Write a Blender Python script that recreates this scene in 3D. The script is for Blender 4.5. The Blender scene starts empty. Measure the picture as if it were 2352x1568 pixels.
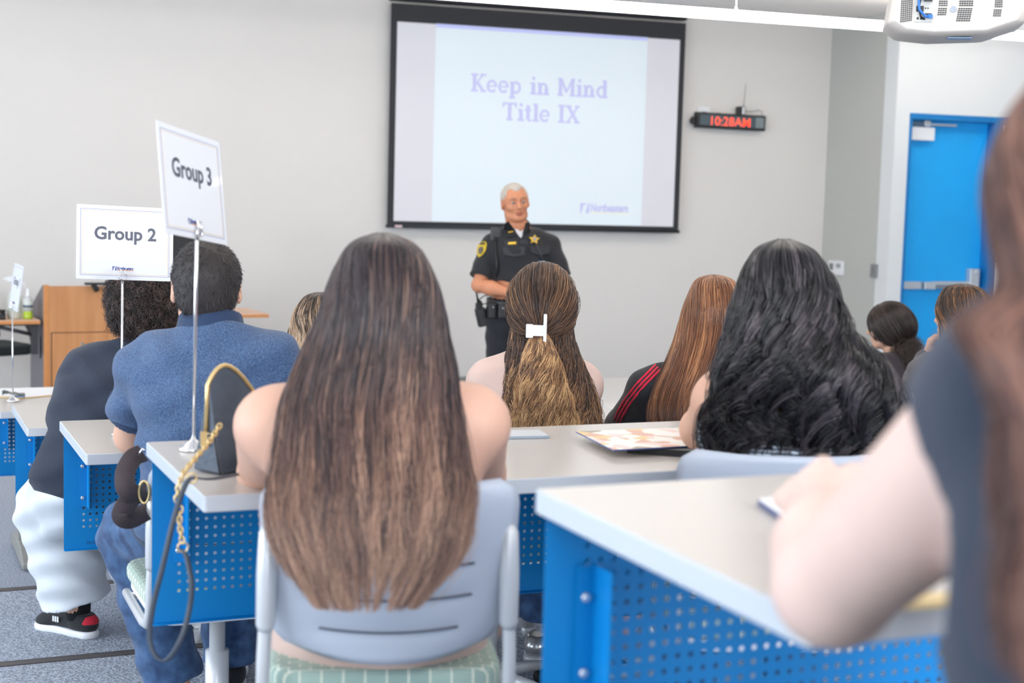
import bpy, bmesh, math, random
import numpy as np
from mathutils import Vector, Matrix, Euler

sc = bpy.context.scene
C = sc.collection
PI = math.pi

def srgb(r, g=None, b=None):
    if g is None: r, g, b = r
    def f(c):
        c /= 255.0
        return c/12.92 if c <= 0.04045 else ((c+0.055)/1.055)**2.4
    return (f(r), f(g), f(b), 1.0)

# ------------------------------------------------------------------ camera
FPX, YAW, PITCH, ROLL, CAMZ = 3435.26, 0.332, 0.098, 0.0275, 1.80
_fw = Vector((math.sin(YAW)*math.cos(PITCH), math.cos(YAW)*math.cos(PITCH), -math.sin(PITCH)))
_rt = Vector((math.cos(YAW), -math.sin(YAW), 0))
_up = _rt.cross(_fw)
RT = math.cos(ROLL)*_rt + math.sin(ROLL)*_up
UP = -math.sin(ROLL)*_rt + math.cos(ROLL)*_up
FW = _fw
cam_d = bpy.data.cameras.new('camera')
cam = bpy.data.objects.new('camera', cam_d); C.objects.link(cam)
M = Matrix((RT, UP, -FW)).transposed().to_4x4(); M.translation = (0, 0, CAMZ)
cam.matrix_world = M
cam_d.sensor_width = 36.0
cam_d.lens = FPX/2352*36.0
cam_d.clip_start = 0.05
cam_d.dof.use_dof = True
cam_d.dof.focus_distance = 4.6
cam_d.dof.aperture_fstop = 3.8
sc.camera = cam

def ray(u, v):
    return FW + RT*((u-1176)/FPX) - UP*((v-784)/FPX)
def PD(u, v, d): return Vector((0, 0, CAMZ)) + ray(u, v)*d
def PZ(u, v, z):
    r = ray(u, v); return Vector((0, 0, CAMZ)) + r*((z-CAMZ)/r.z)
def PY(u, v, y):
    r = ray(u, v); return Vector((0, 0, CAMZ)) + r*(y/r.y)
def PX(u, v, x):
    r = ray(u, v); return Vector((0, 0, CAMZ)) + r*(x/r.x)

# ------------------------------------------------------------------ world, lights, exposure
w = bpy.data.worlds.new('daylight'); sc.world = w; w.use_nodes = True
bg = w.node_tree.nodes['Background']
bg.inputs[0].default_value = (0.80, 0.90, 1.0, 1); bg.inputs[1].default_value = 0.75
sc.view_settings.view_transform = 'Standard'
sc.view_settings.look = 'None'
sc.view_settings.gamma = 1.0
sc.view_settings.use_curve_mapping = False
sc.view_settings.exposure = 0.62
sc.cycles.use_denoising = True
sc.cycles.max_bounces = 5
sc.cycles.diffuse_bounces = 3
sc.cycles.glossy_bounces = 2
sc.cycles.sample_clamp_indirect = 6.0

def area(name, loc, target, sx, sy, power, col):
    l = bpy.data.lights.new(name, 'AREA'); l.shape = 'RECTANGLE'; l.size = sx; l.size_y = sy
    l.energy = power; l.color = col
    o = bpy.data.objects.new(name, l); C.objects.link(o); o.location = loc
    o.rotation_euler = (Vector(target)-Vector(loc)).to_track_quat('-Z', 'Y').to_euler()
    return o
# daylight through the window wall on the left and the one behind the camera, plus an added fill for the front wall
area('window_daylight_side', (-5.6, 3.5, 2.0), (3, 4.8, 0.9), 8.0, 2.6, 250, (0.80, 0.90, 1.0))
area('added_fill_front_side', (-6.2, 9.3, 2.0), (4, 11.5, 1.6), 6.0, 2.6, 60, (0.88, 0.93, 1.0))  # added fill light that brightens the front wall
area('window_daylight_rear', (2.5, -3.6, 2.3), (5.5, 8, 1.5), 7.5, 2.6, 330, (0.93, 0.96, 1.0))

# ------------------------------------------------------------------ helpers
class MB:
    def __init__(s): s.bm = bmesh.new()
    def _x(s, geom, M):
        bmesh.ops.transform(s.bm, matrix=M, verts=geom)
    def box(s, lo, hi, M=None, mat=0):
        vs = [s.bm.verts.new((x, y, z)) for z in (lo[2], hi[2]) for y in (lo[1], hi[1]) for x in (lo[0], hi[0])]
        for f in ((0,2,3,1),(4,5,7,6),(0,1,5,4),(2,6,7,3),(0,4,6,2),(1,3,7,5)):
            fc = s.bm.faces.new([vs[i] for i in f]); fc.material_index = mat
        if M is not None: s._x(vs, M)
        return vs
    def rbox(s, lo, hi, r, seg=3, M=None, mat=0, axis='z'):
        # box whose vertical corner edges (along axis) are rounded
        ax = {'x': (1, 2, 0), 'y': (2, 0, 1), 'z': (0, 1, 2)}[axis]
        a0, a1 = lo[ax[0]], hi[ax[0]]; b0, b1 = lo[ax[1]], hi[ax[1]]; c0, c1 = lo[ax[2]], hi[ax[2]]
        pts = []
        for cx, cy, t0 in ((a1-r, b1-r, 0), (a0+r, b1-r, PI/2), (a0+r, b0+r, PI), (a1-r, b0+r, 1.5*PI)):
            for i in range(seg+1):
                t = t0+PI/2*i/seg; pts.append((cx+r*math.cos(t), cy+r*math.sin(t)))
        return s.prism(pts, c0, c1, ax, M, mat)
    def prism(s, pts, c0, c1, ax=(0, 1, 2), M=None, mat=0):
        def mk(p, c):
            v = [0, 0, 0]; v[ax[0]] = p[0]; v[ax[1]] = p[1]; v[ax[2]] = c; return s.bm.verts.new(v)
        lo = [mk(p, c0) for p in pts]; hi = [mk(p, c1) for p in pts]; n = len(pts)
        fs = [s.bm.faces.new(list(reversed(lo))), s.bm.faces.new(hi)]
        for i in range(n): fs.append(s.bm.faces.new((lo[i], lo[(i+1) % n], hi[(i+1) % n], hi[i])))
        for f in fs: f.material_index = mat
        if M is not None: s._x(lo+hi, M)
        return lo+hi
    def tube(s, pts, r, n=10, closed=False, mat=0, caps=True):
        pts = [Vector(p) for p in pts]; N = len(pts)
        rr = r if isinstance(r, (list, tuple)) else [r]*N
        rings = []; prev = None
        for i, p in enumerate(pts):
            if closed: t = pts[(i+1) % N]-pts[i-1]
            else: t = pts[min(i+1, N-1)]-pts[max(i-1, 0)]
            t.normalize()
            if prev is None:
                a = Vector((0, 0, 1)) if abs(t.z) < .9 else Vector((1, 0, 0))
                u = t.cross(a).normalized()
            else:
                u = (prev-t*prev.dot(t)); u = u.normalized() if u.length > 1e-6 else t.orthogonal().normalized()
            prev = u; v = t.cross(u)
            rings.append([s.bm.verts.new(p+rr[i]*(math.cos(2*PI*k/n)*u+math.sin(2*PI*k/n)*v)) for k in range(n)])
        for i in range(N if closed else N-1):
            A, B = rings[i], rings[(i+1) % N]
            for k in range(n):
                f = s.bm.faces.new((A[k], A[(k+1) % n], B[(k+1) % n], B[k])); f.material_index = mat; f.smooth = True
        if caps and not closed:
            s.bm.faces.new(list(reversed(rings[0]))).material_index = mat
            s.bm.faces.new(rings[-1]).material_index = mat
        return rings
    def lathe(s, prof, n=24, M=None, mat=0, smooth=True):
        rings = []; vs = []
        for r, z in prof:
            ring = [s.bm.verts.new((max(r, 1e-5)*math.cos(2*PI*k/n), max(r, 1e-5)*math.sin(2*PI*k/n), z)) for k in range(n)]
            rings.append(ring); vs += ring
        for A, B in zip(rings, rings[1:]):
            for k in range(n):
                f = s.bm.faces.new((A[k], A[(k+1) % n], B[(k+1) % n], B[k])); f.smooth = smooth; f.material_index = mat
        s.bm.faces.new(list(reversed(rings[0]))).material_index = mat; s.bm.faces.new(rings[-1]).material_index = mat
        if M is not None: s._x(vs, M)
        return vs
    def ball(s, c, rx, ry=None, rz=None, u=16, v=10, M=None, mat=0):
        ry = ry or rx; rz = rz or rx
        T = Matrix.Translation(c) @ Matrix.Diagonal((rx, ry, rz, 1))
        if M is not None: T = M @ T
        g = bmesh.ops.create_uvsphere(s.bm, u_segments=u, v_segments=v, radius=1, matrix=T)
        for x in g['verts']:
            for f in x.link_faces: f.smooth = True; f.material_index = mat
        return g['verts']
    def strip(s, A, B, mat=0):   # ruled surface between two polylines
        a = [s.bm.verts.new(p) for p in A]; b = [s.bm.verts.new(p) for p in B]
        for i in range(len(a)-1):
            f = s.bm.faces.new((a[i], a[i+1], b[i+1], b[i])); f.smooth = True; f.material_index = mat
    def grid(s, P, closed_u=False, mat=0, smooth=True):   # P[i][j]
        V = [[s.bm.verts.new(p) for p in row] for row in P]
        n = len(V); m = len(V[0])
        for i in range(n-1):
            for j in range(m if closed_u else m-1):
                f = s.bm.faces.new((V[i][j], V[i][(j+1) % m], V[i+1][(j+1) % m], V[i+1][j])); f.smooth = smooth; f.material_index = mat
        return V
    def build(s, name, mat, parent=None, bevel=0, seg=2, solid=0, sub=0, loc=None, recalc=True):
        if recalc: bmesh.ops.recalc_face_normals(s.bm, faces=s.bm.faces)
        me = bpy.data.meshes.new(name); s.bm.to_mesh(me); s.bm.free()
        for m in (mat if isinstance(mat, (list, tuple)) else [mat]): me.materials.append(m)
        o = bpy.data.objects.new(name, me); C.objects.link(o)
        if parent: o.parent = parent
        if loc is not None: o.location = loc
        if solid:
            m = o.modifiers.new('solid', 'SOLIDIFY'); m.thickness = solid; m.offset = 0
        if sub:
            m = o.modifiers.new('sub', 'SUBSURF'); m.levels = sub; m.render_levels = sub
        if bevel:
            m = o.modifiers.new('bevel', 'BEVEL'); m.width = bevel; m.segments = seg; m.limit_method = 'ANGLE'; m.angle_limit = 0.7
            m.harden_normals = False
        return o

def thing(name, label, cat, loc=(0, 0, 0), rz=0, group=None, M=None):
    o = bpy.data.objects.new(name, None); C.objects.link(o); o.empty_display_size = .1
    if M is not None: o.matrix_world = M
    else: o.location = loc; o.rotation_euler = (0, 0, rz)
    o['label'] = label; o['category'] = cat
    if group: o['group'] = group
    return o
def tag(o, label, cat, group=None):
    o['label'] = label; o['category'] = cat
    if group: o['group'] = group
    return o
def struct(o): o['kind'] = 'structure'; return o
def copy_tree(o, parent=None):
    c = o.copy(); C.objects.link(c); c.parent = parent
    for ch in list(o.children): copy_tree(ch, c)
    return c

# ------------------------------------------------------------------ materials
MATS = {}
def mat(name, col, rough=.6, metal=0, noise=0, scale=40, bump=0, spec=.5, coat=0, alpha=1, trans=0, sheen=0, emit=None, estr=0, col2=None, detail=4, stretch=None, sss=0):
    if name in MATS: return MATS[name]
    m = bpy.data.materials.new(name); m.use_nodes = True; MATS[name] = m
    nt = m.node_tree; b = nt.nodes['Principled BSDF']
    c = srgb(col)
    b.inputs['Base Color'].default_value = c
    b.inputs['Roughness'].default_value = rough; b.inputs['Metallic'].default_value = metal
    b.inputs['Specular IOR Level'].default_value = spec
    b.inputs['Coat Weight'].default_value = coat
    b.inputs['Alpha'].default_value = alpha; b.inputs['Transmission Weight'].default_value = trans
    b.inputs['Sheen Weight'].default_value = sheen
    if sss:
        b.inputs['Subsurface Weight'].default_value = sss; b.inputs['Subsurface Radius'].default_value = (1, .35, .2); b.inputs['Subsurface Scale'].default_value = .008
    if emit: b.inputs['Emission Color'].default_value = srgb(emit); b.inputs['Emission Strength'].default_value = estr
    if noise or bump or col2:
        tc = nt.nodes.new('ShaderNodeTexCoord'); mp = nt.nodes.new('ShaderNodeMapping'); nz = nt.nodes.new('ShaderNodeTexNoise')
        nz.inputs['Scale'].default_value = scale; nz.inputs['Detail'].default_value = detail
        nt.links.new(tc.outputs['Object'], mp.inputs[0]); nt.links.new(mp.outputs[0], nz.inputs[0])
        if stretch: mp.inputs['Scale'].default_value = stretch
        if noise or col2:
            cr = nt.nodes.new('ShaderNodeValToRGB')
            cr.color_ramp.elements[0].position = .3; cr.color_ramp.elements[1].position = .7
            if col2: c0, c1 = c, srgb(col2)
            else: c0 = [x*(1-noise) for x in c[:3]]+[1]; c1 = [min(1, x*(1+noise)) for x in c[:3]]+[1]
            cr.color_ramp.elements[0].color = c0; cr.color_ramp.elements[1].color = c1
            nt.links.new(nz.outputs[0], cr.inputs[0]); nt.links.new(cr.outputs[0], b.inputs['Base Color'])
        if bump:
            bp = nt.nodes.new('ShaderNodeBump'); bp.inputs['Strength'].default_value = bump; bp.inputs['Distance'].default_value = .01
            nt.links.new(nz.outputs[0], bp.inputs['Height']); nt.links.new(bp.outputs[0], b.inputs['Normal'])
    return m

m_wall = mat('wall paint', (217, 214, 211), .55, noise=.015, scale=1.2)
m_wallg = mat('grey wall paint', (188, 190, 186), .6, noise=.015, scale=1.5)
m_wallw = mat('white wall paint', (226, 229, 231), .5, noise=.01, scale=1.5)
m_ceil = mat('ceiling', (250, 246, 242), .9)
m_basebd = mat('baseboard vinyl', (186, 189, 192), .5)
m_carpet = mat('carpet', (112, 120, 134), .98, col2=(190, 200, 216), scale=110, bump=.9, detail=6)
m_nosing = mat('nosing vinyl', (74, 70, 70), .55, noise=.08, scale=30)
m_lam = mat('desk laminate', (196, 191, 186), .28, noise=.02, scale=300, spec=.5)
m_edge = mat('desk edge band', (186, 193, 202), .4)
m_blue = mat('blue powder coat', (0, 126, 196), .45, spec=.3, noise=.03, scale=400)
m_steel = mat('steel grey paint', (150, 150, 146), .45, metal=.2)
m_silver = mat('silver paint', (205, 208, 212), .35, metal=.25)
m_chrome = mat('chrome', (225, 225, 228), .12, metal=1)
m_bolt = mat('bolt', (215, 215, 218), .3, metal=.8)
m_black = mat('black plastic', (24, 25, 27), .45)
m_doorb = mat('blue door paint', (18, 166, 242), .5, noise=.03, scale=3)
m_frameb = mat('blue frame paint', (14, 116, 184), .4)
m_white = mat('white plastic', (232, 234, 238), .4)
m_alum = mat('brushed aluminium', (205, 210, 216), .35, metal=.5)
m_scrblack = mat('screen border', (40, 41, 46), .7)
m_wood = mat('maple laminate', (190, 128, 78), .45, col2=(210, 150, 98), scale=3.5, stretch=(5, 5, .45), detail=8)
m_woodedge = mat('maple edge', (206, 138, 78), .45, noise=.06, scale=20)
m_greylam = mat('grey laminate side', (122, 118, 122), .5, noise=.03, scale=60)
m_plast = mat('chair plastic', (178, 186, 200), .42)
m_paper = mat('paper', (240, 240, 242), .7)

# ------------------------------------------------------------------ room shell
WY, CZ = 12.9, 3.54
WX = PY(1901, 300, WY).x; DY = PX(2056, 300, WX).y

def sbox(name, lo, hi, m):
    b = MB(); b.box(lo, hi); return struct(b.build(name, m))
sbox('floor', (-6.5, -4, -.1), (13, WY+.1, 0), m_carpet)
sbox('wall_front', (-6.5, WY, 0), (WX+.2, WY+.2, CZ+.3), m_wall)
sbox('wall_right', (WX, DY+.2, 0), (WX+.2, WY, CZ+.3), m_wallg)
sbox('ceiling', (-6.5, -4, CZ), (13, WY+.2, CZ+.15), m_ceil)
sbox('baseboard_front', (-6.5, WY-.014, 0), (WX, WY, .1), m_basebd)
sbox('baseboard_right', (WX-.014, DY, 0), (WX, WY-.014, .1), m_basebd)
sbox('wall_far_right', (12.8, -4, 0), (13, DY, CZ), m_wallw)
# piers of the window wall on the left (its openings let the daylight in)
b = MB(); b.box((-6.7, -4, 0), (-6.5, WY, .9)); b.box((-6.7, -4, 3.2), (-6.5, WY, CZ))
for y in (-3.8, -.6, 2.6, 5.8, 9.0): b.box((-6.7, y, .9), (-6.5, y+.2, 3.2))
b.box((-6.7, 10.6, .9), (-6.5, WY, 3.2))
struct(b.build('wall_left', m_wallw))

# desk frame: rotated TH against the front wall, rows step down towards it
TH = 0.0771
EX = Vector((math.cos(TH), math.sin(TH), 0)); EY = Vector((-math.sin(TH), math.cos(TH), 0))
ROWS = {'A': (0.6909, 1.156, 1.428), 'B': (0.3495, 2.7092, 1.239), 'C': (0.2216, 4.1765, 1.064), 'D': (0.0934, 5.6461, 0.907), 'E': (0.0, 7.115, 0.752)}
DH = .74
def RP(row, s, t, z=0):
    x, y, zt = ROWS[row]
    return Vector((x, y, zt-DH+z))+EX*s+EY*t
TIERZ = {k: v[2]-DH for k, v in ROWS.items()}; TIERZ['E'] = 0.0
R_desk = Matrix.Rotation(TH, 4, 'Z')
k = 0
for row, nxt in (('D', 'E'), ('C', 'D'), ('B', 'C'), ('A', 'B')):
    x, y, zt = ROWS[row]; z1 = TIERZ[row]; z0 = TIERZ[nxt]
    k += 1
    # slab of this tier: from its front nosing back to behind the camera
    org = Vector((x, y, 0)); Mx = Matrix.Translation(org) @ R_desk
    e = .57 if row != 'A' else .60
    b = MB(); b.box((-6.0, -14 if row != 'A' else -5, z0-.02), (11.5, e, z1), Mx)
    o = struct(b.build('floor_tier', m_carpet))
    b = MB(); b.box((-6.0, e-.038, z1-.002), (11.5, e+.003, z1+.004), Mx); b.box((-6.0, e, z1-.03), (11.5, e+.004, z1+.004), Mx)
    struct(b.build('trim_%d' % k, m_nosing))
# ------------------------------------------------------------------ door wall
def wp(u, v, y): return PY(u, v, y)
fl = wp(2088, 300, DY).x; fr0 = wp(2296, 300, DY).x; frt = wp(2150, 262, DY).z
REC = .16
b = MB()
b.box((WX, DY, 0), (fl, DY+.2, CZ)); b.box((fl, DY, frt), (12.9, DY+.2, CZ))
DR = fr0-.05          # clear opening right edge
SL1 = 12.0
b.box((SL1, DY, 0), (12.9, DY+.2, frt))
struct(b.build('wall_right_return', m_wallw))
b = MB(); b.box((fl+.001, DY-.01, frt-.055), (SL1, DY+REC, frt)); b.box((fl, DY-.006, 0), (fl+.03, DY+REC+.02, frt-.055))
b.box((DR, DY-.008, 0), (fr0+.045, DY+REC, frt-.055)); b.box((SL1-.05, DY-.008, 0), (SL1, DY+REC, frt-.055))
b.box((fr0+.045, DY-.004, frt-.075), (SL1-.05, DY+.05, frt-.055))
struct(b.build('trim_5', m_frameb, bevel=.003))
lz = frt-.055
b = MB(); b.box((fl+.03, DY+REC-.045, .012), (DR, DY+REC, lz))
door = struct(b.build('door_1', m_doorb)); yd = DY+REC-.045
zb = wp(2150, 655, yd).z
def dx(u, v): return wp(u, v, yd).x
b = MB(); b.box((fl+.03, yd-.05, zb-.035), (dx(2040+2352/5.85*0+70, 650), yd, zb+.035)); b.build('push_bar_case', m_alum, door, bevel=.006)
b = MB(); b.box((dx(2115, 650), yd-.07, zb-.035), (dx(2140, 650), yd-.002, zb+.035)); b.box((dx(2140, 650), yd-.05, zb-.02), (dx(2222, 650), yd-.003, zb+.04)); b.build('push_bar', m_alum, door, bevel=.006)
b = MB(); b.box((dx(2141, 650), yd-.062, zb-.03), (dx(2222, 650), yd-.05, zb+.01)); b.build('push_pad', mat('pad grey', (120, 132, 145), .4), door, bevel=.004)
b = MB(); b.box((dx(2217, 640), yd-.075, zb-.04), (dx(2239, 640), yd-.001, zb+.16)); b.ball((dx(2231, 640), yd-.078, zb+.13), .022, .012, .022); b.build('exit_latch', m_alum, door, bevel=.008)
zc = wp(2120, 285, yd).z
b = MB(); b.box((dx(2086, 285)-.02, yd-.05, zc-.03), (dx(2120, 285), yd-.01, zc+.02)); b.build('closer_body', mat('closer grey', (90, 115, 140), .4), door, bevel=.004)
b = MB(); b.box((dx(2115, 285), yd-.07, zc-.025), (dx(2128, 285), yd-.02, zc+.03)); b.box((dx(2126, 285), yd-.07, zc-.014), (dx(2188, 285), yd-.05, zc+.008)); b.build('closer_arm', m_alum, door, bevel=.004)
b = MB(); b.box((dx(2085, 300)-.03, yd-.06, wp(2120, 323, yd).z), (dx(2139, 300), yd-.004, wp(2120, 293, yd).z)); b.build('closer_cover', m_white, door, bevel=.004)
b = MB(); b.box((fr0+.045, DY+.05, .1), (SL1-.05, DY+.058, frt-.075))
win = struct(b.build('window_1', mat('frosted sidelight', (232, 238, 246), .25, emit=(225, 235, 250), estr=.35)))
# bracket seen at the head of the sidelight, notice stuck on it
b = MB(); px = wp(2323, 290, DY+.04)
b.box((px.x-.03, DY+.02, px.z-.02), (px.x+.03, DY+.05, px.z+.05)); b.box((px.x-.012, DY+.015, px.z-.07), (px.x+.012, DY+.05, px.z)); b.box((px.x-.035, DY+.015, px.z-.085), (px.x+.03, DY+.05, px.z-.07))
b.build('window_bracket', mat('bracket', (110, 125, 150), .4, metal=.4), win)
p0 = wp(2286, 560, DY); p1 = wp(2316, 612, DY)
b = MB(); b.box((p0.x, DY+.046, p1.z), (p1.x+.06, DY+.0495, p0.z), mat=0)
a = wp(2288, 583, DY); c = wp(2301, 601, DY)
b.bm.faces.new([b.bm.verts.new(q) for q in ((a.x, DY+.045, a.z), (a.x, DY+.045, c.z), (c.x, DY+.045, c.z))]).material_index = 1
tag(b.build('paper_notice', [m_paper, mat('notice red', (205, 70, 90), .6)], recalc=False), 'small white notice with a red triangle on the frosted sidelight beside the blue door', 'notice')

# switches and thermostats on the grey wall
def plate(u0, v0, u1, v1, name, label, cat, m=m_white, dark=True):
    a = PX(u0, v0, WX); c = PX(u1, v1, WX); y0, y1 = sorted((a.y, c.y)); z0, z1 = sorted((a.z, c.z))
    t = thing(name, label, cat, (WX, (y0+y1)/2, z0))
    h = (y1-y0)/2; H = z1-z0
    bb = MB(); bb.box((-.022, -h, 0), (0, h, H)); bb.build('housing', m, t, bevel=.004)
    bb = MB(); bb.box((-.025, -h*.55, H*(.5 if dark else .25)), (-.0222, h*.55, H*.8)); bb.build('display' if dark else 'toggle', mat('display grey', (150, 160, 162), .4) if dark else mat('toggle grey', (120, 122, 124), .4), t)
plate(1907, 598, 1921, 627, 'thermostat', 'left of two small white wall controllers on the grey wall, plain front', 'thermostat', dark=False)
plate(1922, 598, 1938, 632, 'thermostat', 'white thermostat with a small grey display beside a plainer one on the grey wall', 'thermostat')
plate(2004, 606, 2016, 638, 'light_switch', 'grey metal light switch plate on the grey wall near the blue door', 'light switch', m=mat('switch steel', (140, 142, 145), .4, metal=.5), dark=False)

# ------------------------------------------------------------------ lettering
def text(s, size, m, parent, M, name='lettering', bold=0, extrude=.0006, align='CENTER', xs=1.0):
    cu = bpy.data.curves.new(name, 'FONT'); cu.body = s; cu.size = size; cu.align_x = align; cu.offset = bold; cu.extrude = extrude; cu.resolution_u = 3
    o = bpy.data.objects.new(name, cu); C.objects.link(o)
    dg = bpy.context.evaluated_depsgraph_get(); me = bpy.data.meshes.new_from_object(o.evaluated_get(dg))
    bpy.data.objects.remove(o); me.materials.clear(); me.materials.append(m)
    me.transform(Matrix.Diagonal((xs, 1, 1, 1)))
    o = bpy.data.objects.new(name, me); C.objects.link(o)
    o.parent = parent; o.matrix_local = M
    return o
def face_y(x, z, y): # plane facing -Y
    return Matrix.Translation((x, y, z)) @ Matrix.Rotation(PI/2, 4, 'X')

SLAB = {}
def arc(cx, cy, rx, ry, a0, a1, n=14): return [(cx+rx*math.cos(math.radians(a0+(a1-a0)*i/n)), cy+ry*math.sin(math.radians(a0+(a1-a0)*i/n))) for i in range(n+1)]
T_, S_ = .2, .105
def vst(x, y0, y1): return ('p', [(x, y0), (x, y1)], T_)
def srf(x, y, w_=.2): return ('p', [(x-w_, y), (x+w_, y)], S_)
h_ = S_/2
SLAB['K'] = (.86, [vst(.2, 0, .95), srf(.2, h_), srf(.2, .95-h_), ('p', [(.25, .36), (.68, .93)], .1), ('p', [(.36, .5), (.7, .04)], .16), srf(.7, h_, .16), srf(.68, .95-h_, .17)])
SLAB['e'] = (.64, [('p', arc(.31, .33, .235, .275, 0, 322), .13), ('p', [(.12, .33), (.58, .33)], .08)])
SLAB['p'] = (.74, [vst(.17, -.27, .62), srf(.17, -.27+h_, .17), ('p', [(.03, .62-h_), (.2, .62-h_)], S_), ('p', arc(.36, .32, .235, .265, -155, 155), .13)])
SLAB['i'] = (.4, [vst(.2, 0, .64), srf(.2, h_, .19), ('p', [(.03, .64-h_), (.2, .64-h_)], S_), ('p', [(.2, .78), (.2, .93)], .17)])
SLAB['n'] = (.74, [vst(.18, 0, .64), srf(.18, h_, .17), ('p', [(.03, .64-h_), (.2, .64-h_)], S_), vst(.54, 0, .42), srf(.54, h_, .17), ('p', arc(.37, .4, .17, .19, 0, 165), .12)])
SLAB['M'] = (1.08, [vst(.18, 0, .95), vst(.88, 0, .95), srf(.18, h_, .17), srf(.88, h_, .17), ('p', [(.03, .95-h_), (.25, .95-h_)], S_), ('p', [(.82, .95-h_), (1.03, .95-h_)], S_), ('p', [(.22, .93), (.53, .2)], .13), ('p', [(.86, .93), (.53, .2)], .1)])
SLAB['d'] = (.74, [vst(.54, 0, .95), ('p', [(.4, .95-h_), (.58, .95-h_)], S_), ('p', [(.54, h_), (.7, h_)], S_), ('p', arc(.35, .32, .235, .265, 25, 335), .13)])
SLAB['T'] = (.86, [vst(.42, 0, .95), srf(.42, h_, .18), srf(.42, .95-h_, .39), ('p', [(.07, .95), (.07, .7)], S_), ('p', [(.77, .95), (.77, .7)], S_)])
SLAB['t'] = (.46, [vst(.2, .12, .85), srf(.2, .6, .18), ('p', arc(.3, .16, .1, .12, 180, 330), .11)])
SLAB['l'] = (.38, [vst(.19, 0, .95), srf(.19, h_, .18), ('p', [(.02, .95-h_), (.19, .95-h_)], S_)])
SLAB['I'] = (.46, [vst(.22, 0, .95), srf(.22, h_, .2), srf(.22, .95-h_, .2)])
SLAB['X'] = (.84, [('p', [(.14, .9), (.66, .06)], .17), ('p', [(.68, .9), (.12, .06)], .1), srf(.15, h_, .14), srf(.66, h_, .16), srf(.16, .95-h_, .16), srf(.66, .95-h_, .14)])
def slab_text(s, size, cx, y0, shear=0):
    bmx = bmesh.new(); adv = sum(.42 if ch == ' ' else SLAB[ch][0] for ch in s)*size; x = cx-adv/2; zz = 0
    for ch in s:
        if ch == ' ': x += .42*size; continue
        wd, parts = SLAB[ch]
        for _, pts, th in parts:
            zz += 1e-5; L = []; R_ = []
            for i, p in enumerate(pts):
                q0 = pts[max(i-1, 0)]; q1 = pts[min(i+1, len(pts)-1)]
                dx_, dy_ = q1[0]-q0[0], q1[1]-q0[1]; l = math.hypot(dx_, dy_); nx, ny = -dy_/l*th/2, dx_/l*th/2
                L.append(bmx.verts.new((x+(p[0]+nx)*size, y0+(p[1]+ny)*size, zz))); R_.append(bmx.verts.new((x+(p[0]-nx)*size, y0+(p[1]-ny)*size, zz)))
            for i in range(len(pts)-1): bmx.faces.new((L[i], R_[i], R_[i+1], L[i+1]))
        x += wd*size
    return bmx

# ------------------------------------------------------------------ projection screen
SYW = WY-.10
q = [PY(u, v, SYW) for u, v in ((912, 50), (1558, 91), (905, 511), (1550, 517))]
sx0 = (q[0].x+q[2].x)/2; sx1 = (q[1].x+q[3].x)/2; sz1 = (q[0].z+q[1].z)/2; sz0 = (q[2].z+q[3].z)/2
scr = thing('projection_screen', 'large pull-down projection screen with black border hanging on the front wall', 'projection screen', ((sx0+sx1)/2, SYW, sz0))
ox, oz = (sx0+sx1)/2, sz0
hw = (sx1-sx0)/2; hh = sz1-sz0
bw = .057
b = MB(); b.box((-hw-bw, .004, -.03), (hw+bw, .008, CZ-oz-.12)); b.build('border', m_scrblack, scr)
b = MB(); b.box((-hw, 0, 0), (hw, .0035, hh)); b.build('fabric', mat('screen fabric', (205, 205, 212), .8, emit=(205, 205, 215), estr=.12), scr)
b = MB(); b.tube([(-hw-bw-.01, .006, -.045), (hw+bw+.01, .006, -.045)], .016, 10); b.build('bottom_bar', mat('bar black', (45, 47, 52), .4, metal=.3), scr)
b = MB(); b.box((-hw+.01, -.012, -.056), (-hw+.075, -.009, -.036)); b.build('bar_tag', mat('tag pink', (215, 190, 195), .5), scr)
b = MB(); b.rbox((-hw-bw, -.02, CZ-oz-.10), (hw+bw, .09, CZ-oz), .03, axis='x'); b.build('roller_case', m_scrblack, scr)
# slide
i0 = PY(996, 300, SYW).x-ox; i1 = PY(1480, 300, SYW).x-ox; it = PY(1240, 78, SYW).z-oz
def emis(name, col, s): return mat(name, col, .8, emit=col, estr=s)
ES = .22
b = MB(); b.box((i0, -.002, .001), (i1, -.0005, it)); slide = b.build('slide', emis('slide light', (202, 212, 219), ES), scr)
b = MB(); b.box((i0, -.0022, it), (i1, -.0005, it+.032)); b.build('slide_edge', emis('slide lilac', (178, 184, 226), .2), scr)
m_lil = emis('slide lettering', (176, 178, 214), .2)
for s_, u, v, sz_ in (('Keep in Mind', 1241, 218, .168), ('Title IX', 1243, 280, .168)):
    p = PY(u, v, SYW); bmx = slab_text(s_, sz_, p.x-ox, 0)
    me = bpy.data.meshes.new('slide_lettering'); bmesh.ops.transform(bmx, matrix=Matrix.Translation((0, -.003, p.z-oz)) @ Matrix.Rotation(PI/2, 4, 'X'), verts=bmx.verts); bmx.to_mesh(me); bmx.free(); me.materials.append(m_lil)
    o = bpy.data.objects.new('slide_lettering', me); C.objects.link(o); o.parent = slide
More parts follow.
